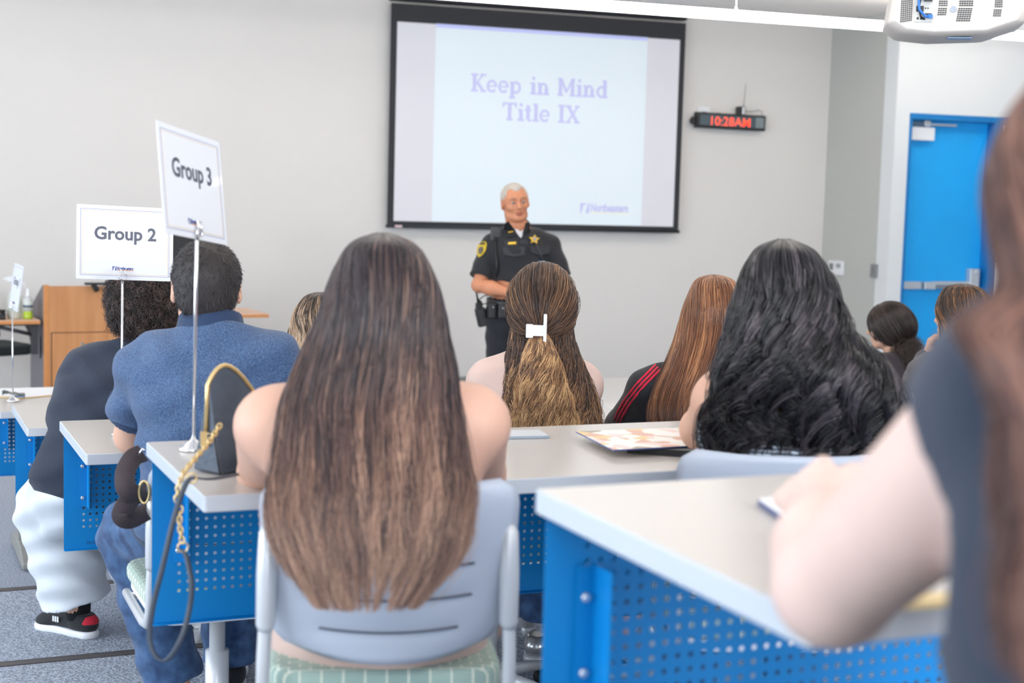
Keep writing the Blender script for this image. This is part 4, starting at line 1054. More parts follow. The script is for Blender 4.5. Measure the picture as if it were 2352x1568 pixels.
cl = b.build('hair_clip', m_white, h5, bevel=.002); cl.location = W2L(P5, PD(1238, 758, 4.135)); cl['label'] = 'white plastic claw clip'

# dark roots, blonde lengths; half hidden behind the man in the polo
P4 = seated('person with dark-rooted blonde hair between blue polo man and long-haired woman', 735, 5.55, TIERZ['D'], -.2)
J = joints(P4, head=(735, 753, 5.6), neck=(735, 830, 5.6)); J['shL'] = J['neck']+V3(-.16, 0, -.07); J['shR'] = J['neck']+V3(.16, 0, -.07); J['chest'] = J['neck']+V3(0, 0, -.16)
for q in 'LR': J['el'+q] = J['sh'+q]+V3(-.03 if q == 'L' else .03, .14, -.2); J['wr'+q] = J['sh'+q]+V3(.05 if q == 'L' else -.05, .36, -.17)
body(P4, J, sk_fair, bust=1); shirt(P4, J, cloth('black tee', (34, 34, 40))); trousers(P4, J, m_jean)
hm4 = hair_mat('hair blonde ombre', [(0, (44, 38, 34)), (.3, (62, 52, 46)), (.5, (150, 122, 98)), (.75, (208, 180, 152)), (1, (236, 214, 190))], rough=.4)
R4 = rows(P4, [(728, 748, 671, 5.6, .012, 3.1), (698, 772, 683, 5.6, .085, 3.1), (674, 796, 718, 5.6, .12, 2.9), (664, 804, 760, 5.6, .125, 2.0), (657, 808, 805, 5.58, .12, 1.8), (652, 812, 855, 5.55, .12, 1.6), (655, 815, 910, 5.52, .11, 1.5)])
hair_fall(P4, R4, 3000, hm4, m_hairbr, 4, rad=.0011, npts=18, clump=60, jit=.05, wave=(.03, 1), shade=(-.1, 1.15, .2), base_t=.85, frizz=.002)

# low bun, far right
P9 = seated('person with dark hair in a low bun at the far desk, face turned sideways', 2050, 7.9, TIERZ['E'], .42)
J = joints(P9, head=(2040, 752, 7.9), neck=(2062, 818, 7.9)); J['shL'] = J['neck']+V3(-.16, 0, -.06); J['shR'] = J['neck']+V3(.16, 0, -.06); J['chest'] = J['neck']+V3(0, 0, -.16)
for q in 'LR': J['el'+q] = J['sh'+q]+V3(-.03 if q == 'L' else .03, .12, -.2); J['wr'+q] = J['sh'+q]+V3(.05 if q == 'L' else -.05, .34, -.17)
_, T9, Rm9 = body(P9, J, sk_med, hy=.35, hp=-.12); shirt(P9, J, cloth('dark knit', (54, 46, 52)), long=True); trousers(P9, J, m_jean)
hm9 = hair_mat('hair dark brown', [(0, (26, 22, 22)), (.5, (54, 44, 40)), (1, (112, 92, 82))], rough=.3)
h9 = hair_cap(P9, T9, J['head'], Rm9, 1.0, m_hairbr, g=.013, nape=(-.085, -.075), ear=False)
knot = W2L(P9, PD(2078, 792, 7.86))
hair_gather(h9, T9(0, -.014, .03), Rm9, (.093, .113, .102), knot, 4000, hm9, 9, rad=.001, lo=-.5, shade=(.45, .3, .2), fly=.001)
s = SDF(.01); s.el(W2L(P9, PD(2084, 808, 7.84)), (.045, .045, .055), None); bn = s.build('bun', m_hairbr, h9, .006)
fur(bn, bn, 900, hm9, 3, L=(.03, .06), rad=.001, flow=W2L(P9, PD(2070, 790, 7.84)), curl=.02, npts=16, shade=(.4, .6, .2))

# highlighted hair, hand at her face, grey sleeve
P10 = seated('person with highlighted brown hair, ringed hand raised to the face, grey sleeve', 2215, 5.9, TIERZ['D'], -.1)
J = joints(P10, head=(2208, 728, 5.95), neck=(2215, 815, 5.9), shL=(2130, 862, 5.9), shR=(2320, 870, 5.9), chest=(2225, 930, 5.9), elL=(2085, 925, 6.1), elR=(2330, 960, 6.1), wrL=(2128, 830, 6.15), wrR=(2260, 940, 6.4))
up = V3(0, 0, 1)
_, T10, Rm10 = body(P10, J, sk_med, hy=.55, hd={'L': (V3(.15, -.1, 1), V3(1, -.3, -.2))}, curl=.9)
shirt(P10, J, m_grey, 'sweater', g=.018, long=True); trousers(P10, J, m_jean)
hm10 = hair_mat('hair highlights', [(0, (44, 34, 30)), (.4, (78, 58, 46)), (.7, (150, 98, 56)), (1, (216, 160, 100))], rough=.36)
R10 = rows(P10, [(2200, 2226, 652, 5.95, .012, 3.1), (2172, 2256, 664, 5.95, .085, 3.1), (2153, 2278, 702, 5.95, .12, 2.6), (2150, 2284, 745, 5.95, .13, 1.8), (2146, 2292, 790, 5.93, .13, 1.6), (2144, 2302, 840, 5.9, .12, 1.5), (2146, 2310, 890, 5.88, .12, 1.4)])
hair_fall(P10, R10, 3500, hm10, m_hairbr, 10, rad=.0011, npts=18, clump=50, jit=.04, wave=(.03, 1), shade=(.2, .62, .32), base_t=.9)
rg = MB(); rg.lathe([(.0105, -.004), (.0125, -.004), (.0125, .004), (.0105, .004)], 16); rgo = rg.build('ring', m_chrome, P10); rgo.location = J['wrL']+V3(.012, -.012, .075)
# man in the blue polo
place_chair(560, 3.50, 'C', 'grey shell stacking chair of the man in the blue polo, only its left edge showing')
P2 = seated('person in heather-blue polo with navy collar and jeans, short dark hair, elbow on desk', 492, 3.84, TIERZ['C'], -.12)
J = joints(P2, head=(474, 664, 3.86), neck=(484, 765, 3.84), shL=(335, 845, 3.86), shR=(628, 838, 3.84), chest=(482, 900, 3.84), elL=(305, 1000, 4.08), elR=(660, 985, 4.05), wrL=(420, 1000, 4.3), wrR=(560, 985, 4.3),
           hip=(490, 1180, 3.86), hjL=(445, 1195, 3.9), hjR=(540, 1195, 3.9), knL=(308, 1225, 4.15), knR=(520, 1240, 4.35), anL=(402, 1560, 4.2), anR=(532, 1502, 4.42))
J['anL'][2] = .085; J['anR'][2] = .085
_, T2, Rm2 = body(P2, J, sk_med, q=1.04, w=1.2, dp=1.15, a=1.18, h=.006, neckr=.062)
po = shirt(P2, J, m_polo, 'polo_shirt', g=.014, w=1.2, dp=1.15, a=1.12, sleeve=.60, neck=.018, wr=.006, hemz=.56)
s = SDF(.02); torso(s, J, .0165, 1.2, 1.15); s.cut((0, 0, .66), (0, 0, 1), .002); s.cut((0, 0, .55), (0, 0, -1), .002); s.build('hem_band', m_polotrim, po, .006)
s = SDF(.01); n = J['neck']; s.rc(n+V3(0, .0, -.02), n+V3(0, .012, .055), .094, .078); s.cut(n+V3(0, 0, .050), (0, .35, 1), .003); s.cut(n+V3(0, 0, -.035), (0, -.35, -1), .003); s.build('collar', m_polotrim, po, .005)
for q in 'LR':
    s = SDF(.01); a_, e_ = J['sh'+q], J['el'+q]; p = a_+(e_-a_)*.60; s.rc(p-(e_-a_)*.2, p+(e_-a_)*.2, .082, .082); s.cut(p+(e_-a_)*.012, e_-a_, .002); s.cut(p-(e_-a_)*.075, a_-e_, .002); s.build('sleeve_band', m_polotrim, po, .005)
trousers(P2, J, m_jean, name='jeans', g=.014, a=1.08, cuff=.02, wide=1.12)
for q, dx_ in (('L', -.0), ('R', .06)):
    a_ = J['an'+q]; d = V3(dx_-.02, 1, 0); d /= np.linalg.norm(d)
    shoe(P2, (a_[0], a_[1]-.075, 0), (a_[0]+d[0]*.2, a_[1]+d[1]*.2, 0), cloth('black suede', (32, 34, 42)), m_white)
h2 = hair_cap(P2, T2, J['head'], Rm2, 1.04, m_hairdk, g=.0065, nape=(-.085, -.070))
hm2 = hair_mat('hair short black', [(0, (18, 17, 20)), (.5, (44, 40, 42)), (1, (104, 92, 88))], rough=.4)
fur(h2, h2, 14000, hm2, 2, L=(.006, .014), rad=.0006, flow=T2(.012, -.075, .105), lift=.14, shade=(.3, .55, .25))

# curly-haired person in white trousers
P3 = seated('person with short black curls, navy T-shirt and white trousers, behind the Group 2 sign', 262, 5.15, TIERZ['D'], .05)
J = joints(P3, head=(326, 705, 5.2), neck=(312, 790, 5.18), shL=(200, 862, 5.15), shR=(400, 850, 5.2), chest=(272, 925, 5.15), elL=(165, 985, 5.2), elR=(420, 980, 5.4), wrL=(300, 955, 5.6), wrR=(400, 960, 5.7),
           hip=(228, 1080, 5.12), hjL=(180, 1120, 5.1), hjR=(290, 1100, 5.2), knL=(128, 1172, 5.35), knR=(330, 1110, 5.6), anL=(180, 1385, 5.42), anR=(330, 1330, 5.7))
J['anL'][2] = .09; J['anR'][2] = .09
_, T3, Rm3 = body(P3, J, sk_med, q=1.02, hp=-.12, w=1.3, dp=1.3, a=1.2)
shirt(P3, J, m_navy, 't_shirt', g=.02, w=1.32, dp=1.35, a=1.25, sleeve=.75, neck=.01, wr=.006, hemz=.44)
s = SDF(.05); s.rc(J['chest'], J['hip']+V3(-.02, -.03, -.03), .17, .2)
trousers(P3, J, m_whitep, g=.03, a=1.3, cuff=.12, wide=1.25, wr=.007)
dsh = W2L(P3, PD(112, 1425, 5.5))-J['anL']; dsh[2] = 0; dsh /= np.linalg.norm(dsh)
a_ = J['anL']; o, Ts = shoe(P3, a_-dsh*.085-V3(0, 0, a_[2]), a_+dsh*.2-V3(0, 0, a_[2]), cloth('black nubuck', (30, 31, 36)), m_white, accent=cloth('red heel', (190, 30, 52)))
b = MB()
for i in range(3):
    b.box((-.0395, .145+.011*i, .045), (-.037, .152+.011*i, .065))
lg = b.build('side_logo', m_white, o)
_d = math.atan2(dsh[1], dsh[0])-PI/2; _r = a_-dsh*.085; lg.matrix_local = Matrix.Translation((_r[0], _r[1], 0)) @ Matrix.Rotation(_d, 4, 'Z')
a_ = J['anR']; shoe(P3, (a_[0], a_[1]-.08, 0), (a_[0], a_[1]+.2, 0), cloth('black nubuck', (30, 31, 36)), m_white)
b = MB(); b.tube([J['anL']+V3(0, 0, -.03), J['anL']+V3(0, 0, .16)], [.042, .05], 16); b.build('sock', mat('black sock', (22, 22, 26), .9), P3)
s = SDF(.02); s.el(T3(0, -.02, .03), (.098, .115, .105), Rm3, .02); s.el(T3(0, -.06, -.03), (.092, .06, .07), Rm3, .03); s.cut(T3(0, .06, 0), Rm3 @ V3(0, 1, -.5), .01)
h3 = s.build('hair', m_hairdk, P3, .006, lambda X, Y, Z: .003*np.sin(90*X)*np.sin(85*Y)*np.sin(95*Z))
hm3 = hair_mat('hair curls', [(0, (22, 19, 20)), (.5, (62, 50, 48)), (1, (150, 124, 112))], rough=.36)
fur(h3, h3, 9000, hm3, 33, L=(.012, .042), rad=.0010, flow=T3(0, -.0, .12), curl=.0105, npts=26, shade=(.1, .42, .34))
place_chair(520, 4.86, 'D', 'grey shell stacking chair of the curly-haired person in white trousers')

# near right: slate T-shirt, bare arm on the nearest desk
P8 = seated('person in slate T-shirt with long brown hair leaning a bare arm on the nearest desk', 2850, 1.0, TIERZ['A'], -.25)
J = joints(P8, head=(2630, 478, 1.02), neck=(2640, 830, 1.0), shL=(2390, 905, 1.02), shR=(3010, 960, 1.0), chest=(2790, 1330, 1.0), elL=(1915, 1345, 1.27), elR=(3200, 1700, 1.2), wrL=(1890, 1165, 1.55), wrR=(2900, 1600, 1.4))
_, T8, Rm8 = body(P8, J, sk_fair, a=1.2, w=1.1, dp=1.05, bust=1, h=.0055, curl=.8, hd={'L': (V3(.02, .9, .1), V3(.7, .1, -.75))})
shirt(P8, J, m_slate, 't_shirt', g=.010, w=1.12, dp=1.1, a=1.05, cr_=.10, sleeve=.17, neck=.05, wr=.002, bust=1)
trousers(P8, J, cloth('shorts dark', (60, 62, 72)))
hm8 = hair_mat('hair chestnut', [(0, (48, 32, 32)), (.45, (88, 60, 54)), (1, (150, 108, 92))], rough=.4)
R8 = rows(P8, [(2580, 2650, 92, 1.02, .012, 3.1), (2440, 2790, 150, 1.02, .085, 3.1), (2330, 2900, 290, 1.02, .12, 2.3), (2285, 2935, 440, 1.02, .13, 1.9), (2288, 2950, 560, 1.0, .13, 1.75), (2280, 2960, 670, .98, .125, 1.6), (2165, 2990, 750, .96, .13, 1.5), (2195, 3000, 840, .94, .12, 1.4), (2235, 3010, 940, .93, .12, 1.4), (2235, 3010, 1070, .92, .11, 1.35), (2240, 3000, 1210, .91, .10, 1.3), (2220, 2980, 1360, .90, .09, 1.3), (2230, 2930, 1520, .89, .09, 1.2)])
hair_fall(P8, R8, 6000, hm8, m_hairbr, 8, rad=.0008, npts=24, clump=60, jit=.06, wave=(.06, 1.4), shade=(.45, .5, .25), base_t=.92)
place_chair(2650, .72, 'A', 'grey stacking chair of the near woman in a slate T-shirt, at the right edge')

# ------------------------------------------------------------------ officer
op = PD(1193, 800, 9.6)
OF = thing('person', 'person in black short-sleeved police uniform with gold star badge, standing before the screen', 'person', (op.x, op.y, 0), 0)
ORZ = PI-YAW+.26
OF.matrix_world = Matrix.Translation((op.x, op.y, 0)) @ Matrix.Rotation(ORZ, 4, 'Z'); OF.rotation_euler = (0, 0, ORZ)
J = joints(OF, head=(1183, 466, 9.6), neck=(1192, 522, 9.62), chest=(1194, 590, 9.6), hip=(1186, 712, 9.6))
# local x points to the picture's left-hand side for somebody facing us, so his right arm is at +x
def O(u, v, d): return W2L(OF, PD(u, v, d))
J['shR'] = O(1130, 567, 9.62); J['shL'] = O(1260, 566, 9.66); J['elR'] = O(1100, 655, 9.55); J['elL'] = O(1292, 655, 9.6); J['wrR'] = O(1172, 672, 9.36); J['wrL'] = O(1236, 672, 9.38)
J['hjR'] = J['hip']+V3(.09, 0, -.03); J['hjL'] = J['hip']+V3(-.09, 0, -.03); J['knR'] = V3(.12, .02, .50); J['knL'] = V3(-.12, .02, .50); J['anR'] = V3(.14, -.02, .09); J['anL'] = V3(-.14, -.02, .09)
def body_of():
    s = SDF(.03); torso(s, J, 0, 1.12, 1.15); arms(s, J, 0, 1.12)
    legs(s, J)
    for q in 'LR':
        x = 1 if q == 'R' else -1
        hand_prims(s, J['wr'+q], V3(-x*.9, .25, -.15), V3(0, -.9, -.1), .185, .75, 1 if q == 'R' else -1)
    hy, hr_ = -.02, .13
    Rm = rotm(hy, -.03, hr_); c = J['head']
    s.rc(J['neck']-V3(0, 0, .05), c+V3(0, -.02, -.06), .07, .063, .03)
    T = head_prims(s, c, Rm, 1.06, mouth=.0035)
    s.rc(T(-.038, .03, -.078), T(.038, .03, -.078), .020, .020, .03); s.rc(T(0, .1, -.012), T(0, .112, -.024), .011, .013, .01)
    s.rc(T(0, .03, -.1), T(0, .02, -.14), .02, .02, .03)
    return s, T, Rm
s, TO, RmO = body_of(); ob = s.build('body', sk_tan, OF, .0042)
for sx in (-1, 1):
    b = MB(); b.ball((0, 0, 0), .0118); e = b.build('eye', mat('eye white dim', (176, 160, 150), .4), ob, loc=TO(sx*.031, .0822, .007))
    b = MB(); b.ball(tuple(RmO @ V3(0, .0082, 0)), .0064, .0064, .0064, 10, 8); b.build('iris', mat('iris blue', (62, 74, 88), .15), e)
    b = MB(); b.tube([TO(sx*.013, .101, .029), TO(sx*.03, .1, .036), TO(sx*.048, .087, .031)], [.0035, .004, .002], 8); b.build('eyebrow', mat('brow grey', (170, 130, 104), .8), ob)
b = MB(); b.tube([TO(-.022, .092, -.056), TO(-.008, .1, -.0515), TO(0, .1005, -.053), TO(.008, .1, -.0515), TO(.022, .092, -.056)], [.0015, .0036, .0036, .0036, .0015], 8)
b.tube([TO(-.021, .091, -.060), TO(-.01, .098, -.0655), TO(.01, .098, -.0655), TO(.021, .091, -.060)], [.0015, .004, .004, .0015], 8); b.build('lips', mat('lips', (178, 98, 84), .5), ob)
hO = hair_cap(OF, TO, J['head'], RmO, 1.03, mat('hair white base', (196, 188, 178), .8), g=.006, front=(.088, .082), nape=(-.085, -.07), recede=True, h=.004)
hmO = hair_mat('hair white', [(0, (160, 150, 138)), (.5, (206, 200, 192)), (1, (240, 238, 234))], rough=.5)
fur(hO, hO, 5000, hmO, 12, L=(.005, .011), rad=.0008, flow=TO(0, -.06, .11), lift=.5, shade=(.5, .8, .2))
sh_ = shirt(OF, J, m_uni, 'uniform_shirt', g=.014, w=1.12, dp=1.18, a=1.15, sleeve=.80, neck=.005, h=.0055, wr=.003, hemz=J['hip'][2]-.02)
tr = trousers(OF, J, m_unip, 'uniform_trousers' and .014, 1.05, .0065, .03, .003, 'uniform_trousers', 1.15)
for q in 'LR':
    a_ = J['an'+q]; shoe(OF, (a_[0], a_[1]-.08, 0), (a_[0]*1.1, a_[1]+.21, 0), mat('black leather', (24, 24, 26), .3), m_black, h=.006)
n = J['neck']; F0 = J['chest'][1]+.108*1.18+.018
m_undersh = cloth('white undershirt', (226, 228, 232))
s = SDF(.01); s.rc(n+V3(0, 0, -.04), n+V3(0, .0, .04), .092, .078); s.cut(n+V3(0, 0, .022), (0, .75, 1), .003); s.cut(n+V3(0, 0, -.05), (0, 0, -1), .003); s.build('collar_band', m_uni, sh_, .0055)
def sx_ray(u, v, dd=0):
    # point on the shirt's surface under an image position
    me = sh_; inv = OF.matrix_world.inverted(); o_ = inv @ Vector((0, 0, CAMZ)); d_ = (inv.to_3x3() @ ray(u, v)).normalized()
    hit, loc, nn, _ = sh_.ray_cast(o_, d_); 
    return (loc+nn*dd, nn) if hit else (inv @ PD(u, v, 9.45), Vector((0, 1, 0)))
bpy.context.view_layer.update()
m_gold = mat('gold', (232, 190, 60), .35, metal=.3); m_goldp = mat('patch gold', (205, 176, 50), .7)
def patch(pts, name, m, par, dd=.004, th=.003):
    b = MB(); c = [sx_ray(u, v, dd) for u, v in pts]; b.bm.faces.new([b.bm.verts.new(p) for p, _ in c]); return b.build(name, m, par, solid=th)
patch([(1099, 566), (1107, 556), (1116, 555), (1119, 560), (1116, 575), (1109, 586), (1101, 592), (1097, 583)], 'shoulder_patch', m_goldp, sh_, .006)
patch([(1101, 574), (1105, 568), (1110, 568), (1111, 575), (1107, 583), (1102, 584)], 'patch_crest', mat('patch crest', (92, 88, 84), .7), sh_, .0095)
patch([(1103, 562), (1108, 558), (1115, 558), (1115, 562), (1109, 563)], 'patch_band', mat('patch band', (60, 56, 40), .7), sh_, .0095)
cc = (1226, 551); st = []
for i in range(10):
    a = -PI/2+i*PI/5+.1; r_ = 12.5 if i % 2 == 0 else 6; st.append((cc[0]+r_*math.cos(a), cc[1]+.85*r_*math.sin(a)))
patch(st, 'star_badge', m_gold, sh_, .008); patch([(cc[0]+4*math.cos(a), cc[1]+4*math.sin(a)) for a in (0, .8, 1.6, 2.4, 3.1, 3.9, 4.7, 5.5)], 'badge_seal', mat('badge seal', (150, 148, 160), .4), sh_, .012)
patch([(1180, 524), (1206, 524), (1204, 532), (1197, 547), (1188, 538)], 'undershirt', m_undersh, sh_, .004, .003)
patch([(1160, 512), (1168, 508), (1182, 530), (1188, 541), (1163, 547), (1158, 530)], 'collar_flap', mat('collar black', (36, 37, 42), .85), sh_, .009, .004)
patch([(1208, 510), (1216, 515), (1217, 536), (1203, 543), (1200, 538), (1204, 526)], 'collar_flap', mat('collar black', (36, 37, 42), .85), sh_, .009, .004)
patch([(1168, 558), (1185.5, 557), (1185.5, 561.5), (1168, 562.5)], 'name_strip', m_gold, sh_, .007)
for us in ((1160, 553, 1190, 566), (1194, 552, 1212, 561)): patch([(us[0], us[1]), (us[2], us[1]), (us[2], us[3]), (us[0], us[3])], 'name_tape', mat('tape black', (44, 45, 50), .8), sh_, .004, .002)
for (u0, v0, u1, v1) in ((1155, 568, 1205, 590), (1216, 566, 1262, 586)):
    f = patch([(u0, v0), (u1, v0), (u1-1, v1-5), ((u0+u1)/2, v1), (u0+3, v1-5)], 'pocket_flap', mat('flap black', (50, 51, 56), .85), sh_, .008, .004)
for u, v in ((1172, 538), (1177, 537), (1212, 534)): 
    p, nn = sx_ray(u, v, .02); b = MB(); b.ball(tuple(p), .010, .007, .005, 8, 6); b.build('collar_pin', m_gold, sh_)
p, nn = sx_ray(1139, 540, .012)
mic = MB(); mic.rbox((-.032, -.012, -.045), (.032, .014, .04), .012, axis='y'); mi = mic.build('shoulder_microphone', mat('mic grey', (62, 64, 66), .5), OF, bevel=.005, loc=p)
b = MB(); [b.box((-.022, .0145, z), (.022, .016, z+.004)) for z in (-.03, -.02, -.01, 0, .01)]; b.build('speaker_grille', m_black, mi)
pts = [sx_ray(u, v, .012)[0] for u, v in ((1140, 548), (1141, 565), (1142, 585), (1144, 600), (1144, 625), (1144, 648))]
b = MB(); b.tube(pts, [.007, .006, .006, .009, .009, .009], 8); b.build('microphone_cord', m_black, mi).location = -Vector(p)
# belt and gear
b = MB(); hz = J['hip'][2]+.05
ring = [(J['hip'][0]+.192*math.cos(a), J['hip'][1]+.165*math.sin(a), hz) for a in np.linspace(0, 2*PI, 33)[:-1]]
b.grid([[(x, y, z-.028) for x, y, z in ring], [(x, y, z+.028) for x, y, z in ring]], closed_u=True); belt = b.build('duty_belt', mat('belt leather', (28, 28, 30), .4), OF, solid=.008)
def gear(u, v, d, sx, sy, sz, name, m=None, rot=0):
    p = O(u, v, d); b = MB(); b.rbox((-sx, -sy, -sz), (sx, sy, sz), .01, axis='z', M=Matrix.Rotation(rot, 4, 'Y')); o = b.build(name, m or mat('belt leather', (28, 28, 30), .4), belt, bevel=.006, loc=p); return o
g1 = gear(1131, 712, 9.47, .026, .02, .05, 'magazine_pouch'); b = MB(); b.ball((0, .022, .02), .006); b.build('snap', m_chrome, g1)
g2 = gear(1153, 714, 9.42, .024, .02, .045, 'cuff_pouch'); b = MB(); b.ball((0, .022, .02), .006); b.build('snap', m_chrome, g2)
g3 = gear(1106, 728, 9.55, .032, .028, .06, 'radio_holder', rot=.25)
p = O(1100, 706, 9.55); b = MB(); b.rbox((-.022, -.016, -.05), (.022, .016, .03), .006); b.tube([(0.005, 0, .03), (.02, 0, .10), (.04, 0, .155)], [.008, .005, .004], 8); b.lathe([(.006, 0), (.006, .015)], 10, Matrix.Translation((-.012, 0, .03))); b.build('radio', m_black, belt, loc=p)
pts = [O(1103, 695, 9.5), O(1100, 688, 9.48), O(1112, 679, 9.45), O(1122, 678, 9.45)]
b = MB(); b.tube(pts, .0035, 8); b.tube([O(1106, 700, 9.5), O(1118, 696, 9.46), O(1128, 694, 9.45)], .0035, 8); b.build('radio_cable', m_black, belt)
pts = [sx_ray(u, v, .008)[0] for u, v in ((1229, 562), (1236, 575), (1241, 590), (1243, 600))]
b = MB(); b.tube(pts, .006, 8); b.build('lanyard', mat('lanyard black', (40, 42, 50), .3), OF); pb = pts[-1]
b = MB(); b.box((-.022, -.002, -.06), (.022, .002, 0)); b.build('id_card', mat('id blue', (150, 200, 240), .3), OF, loc=pb)
# ------------------------------------------------------------------ sign stands
bpy.context.view_layer.update()
m_card = mat('laminated card', (214, 217, 223), .42, spec=.3, coat=.25)
m_ink = mat('sign ink', (52, 56, 78), .35); m_bline = mat('blue line', (92, 102, 168), .4); m_yline = mat('tan line', (206, 176, 128), .4); m_logo = mat('logo navy', (44, 62, 140), .4); m_or = mat('logo orange', (220, 140, 80), .4)
def sign(corners, base, txt, label, W=.2794, H=.216):
    TL, TR, BR, BL = [PD(*c) for c in corners]
    t = thing('sign_stand', label, 'sign', base, 0); bpy.context.view_layer.update()
    bc = (BL+BR)/2; X = ((TR-TL)+(BR-BL)).normalized(); Yv = ((TL-BL)+(TR-BR)); Yv = (Yv-X*Yv.dot(X)).normalized(); Z = X.cross(Yv)
    Mc = Matrix((X, Yv, Z)).transposed().to_4x4(); Mc.translation = bc-Vector(base)
    clip = bc-Vector(base)-X*.008+Z*.003
    b = MB(); b.lathe([(.032, 0), (.032, .006), (.029, .009), (.021, .012), (.018, .017), (.009, .021), (.005, .026), (.0035, .032)], 28); b.build('base', m_chrome, t)
    b = MB(); b.tube([(0, 0, .03), tuple(clip*.5+Vector((0, 0, .015))), tuple(clip-Yv*.002)], .0035, 10); b.build('rod', m_chrome, t)
    b = MB(); Mk = Mc.copy(); Mk.translation = clip
    for sx in (-1, 1):
        pts = [(0, .0, 0), (sx*.009, .004, .002), (sx*.0125, .012, .003), (sx*.007, .018, .004), (sx*.0045, .026, .004), (sx*.010, .034, .004)]
        A = [Mk @ Vector((x, y, z-.0005)) for x, y, z in pts]; B = [Mk @ Vector((x, y, z+.006)) for x, y, z in pts]; b.strip(A, B)
    b.build('clip', m_chrome, t, solid=.0015)
    b = MB(); b.rbox((-W/2, 0, -.0006), (W/2, H, .0006), .003, 2); cd = b.build('card', m_card, t); cd.matrix_local = Mc
    def fr(m, i, mm, w_=.0010):
        b = MB()
        for lo, hi in (((-W/2+i, i), (W/2-i, i+w_)), ((-W/2+i, H-i-w_), (W/2-i, H-i)), ((-W/2+i, i), (-W/2+i+w_, H-i)), ((W/2-i-w_, i), (W/2-i, H-i))):
            b.box((lo[0], lo[1], .0006), (hi[0], hi[1], .0009))
        b.build(mm, m, cd)
    fr(m_bline, .0115, 'blue_border'); fr(m_yline, .0155, 'tan_border')
    text(txt, .052, m_ink, cd, Matrix.Translation((0, H*.545, .0008)), 'lettering', bold=.0013, extrude=.0002)
    q = nlogo(cd, 0, 0, 0, .0115, m_logo, m_or, Matrix.Translation((-.036, .0275, .0012)) @ Matrix.Rotation(-PI/2, 4, 'X'))
    text('Northeastern', .0118, m_logo, cd, Matrix.Translation((-.023, .030, .0009)), 'logo_lettering', bold=.0005, extrude=.0002, align='LEFT', xs=.72)
    return t
b3 = PZ(444, 1034, ROWS['B'][2]); b3.z = ROWS['B'][2]
sign([(359, 276, 2.85), (493, 323, 3.09), (511, 561, 3.09), (390, 537, 2.85)], b3, 'Group 3', 'tilted laminated sign reading Group 3 on a thin metal stand with round base')
b2 = PD(280, 900, 4.38); b2.z = ROWS['C'][2]
sign([(177, 467, 4.32), (382, 480, 4.43), (389, 645, 4.43), (182, 641, 4.32)], b2, 'Group 2', 'laminated sign reading Group 2 facing the camera on a thin metal stand')
b1 = PZ(30, 922, .752); b1.z = .753
dd = (b1-Vector((0, 0, CAMZ))).dot(FW)
sign([(32.6, 599, dd+.13), (55.3, 610, dd-.13), (42, 717, dd-.13), (19, 705, dd+.13)], b1, 'Group 1', 'small far sign reading Group 1, seen nearly edge-on beside the lectern')

# ------------------------------------------------------------------ things on the desks
def sheet(pts, z, th, name, label, cat, m, m2=None):
    P = [PZ(u, v, z) for u, v in pts]; c = sum(P, Vector())/len(P); b = MB()
    lo = [b.bm.verts.new((p.x-c.x, p.y-c.y, 0)) for p in P]; hi = [b.bm.verts.new((p.x-c.x, p.y-c.y, th)) for p in P]
    b.bm.faces.new(list(reversed(lo))); b.bm.faces.new(hi).material_index = 0
    for i in range(len(P)): b.bm.faces.new((lo[i], lo[(i+1) % len(P)], hi[(i+1) % len(P)], hi[i])).material_index = 1 if m2 else 0
    return tag(b.build(name, [m, m2] if m2 else m, loc=(c.x, c.y, z)), label, cat)
zB, zE, zA = ROWS['B'][2], .752, ROWS['A'][2]
m_bro = mat('brochure print', (240, 232, 225), .3)
def _bro():
    nt = m_bro.node_tree; b = nt.nodes['Principled BSDF']; tc = nt.nodes.new('ShaderNodeTexCoord'); v = nt.nodes.new('ShaderNodeTexVoronoi'); v.inputs['Scale'].default_value = 26
    cr = nt.nodes.new('ShaderNodeValToRGB'); E_ = cr.color_ramp.elements; cr.color_ramp.interpolation = 'CONSTANT'
    for i, (p, c) in enumerate([(0, (238, 236, 226)), (.3, (214, 160, 132)), (.45, (240, 206, 198)), (.6, (150, 138, 112)), (.72, (226, 190, 110)), (.85, (250, 238, 232))]):
        e = E_[i] if i < 2 else E_.new(p); e.position = p; e.color = srgb(c)
    nt.links.new(tc.outputs['Object'], v.inputs[0]); s_ = nt.nodes.new('ShaderNodeSeparateColor'); nt.links.new(v.outputs['Color'], s_.inputs[0]); nt.links.new(s_.outputs[0], cr.inputs[0]); nt.links.new(cr.outputs[0], b.inputs['Base Color'])
_bro()
sheet([(1440, 1040), (1640, 1054), (1660, 1030), (1500, 1020)], zB+.001, .014, 'folder', 'black folder lying under the colourful brochure on the grey desk', 'folder', m_black)
o = sheet([(1322, 993), (1408, 1036), (1625, 1024), (1568, 984)], zB+.016, .003, 'brochure', 'colourful printed brochure lying beside the curly-haired woman\'s elbow', 'brochure', m_bro, mat('brochure edge', (70, 90, 150), .4))
sheet([(1160, 1008), (1262, 1006), (1236, 992), (1162, 993)], zB+.001, .006, 'booklet', 'pale thin booklet on the desk beside the long-haired woman\'s shoulder', 'booklet', mat('booklet cover', (205, 210, 214), .4), mat('booklet edge', (150, 165, 180), .5))
t = thing('pen', 'clear plastic pen lying behind the colourful brochure', 'pen', PZ(1530, 986, zB+.006)); p0 = PZ(1508, 990, zB+.006); p1 = PZ(1566, 983, zB+.006)
b = MB(); b.tube([p0-t.location, p1-t.location], .005, 10); b.build('barrel', mat('clear barrel', (225, 228, 230), .15), t)
b = MB(); b.tube([p0-t.location+(p0-p1).normalized()*.012, p0-t.location], [.001, .004], 10); b.build('tip', m_black, t)
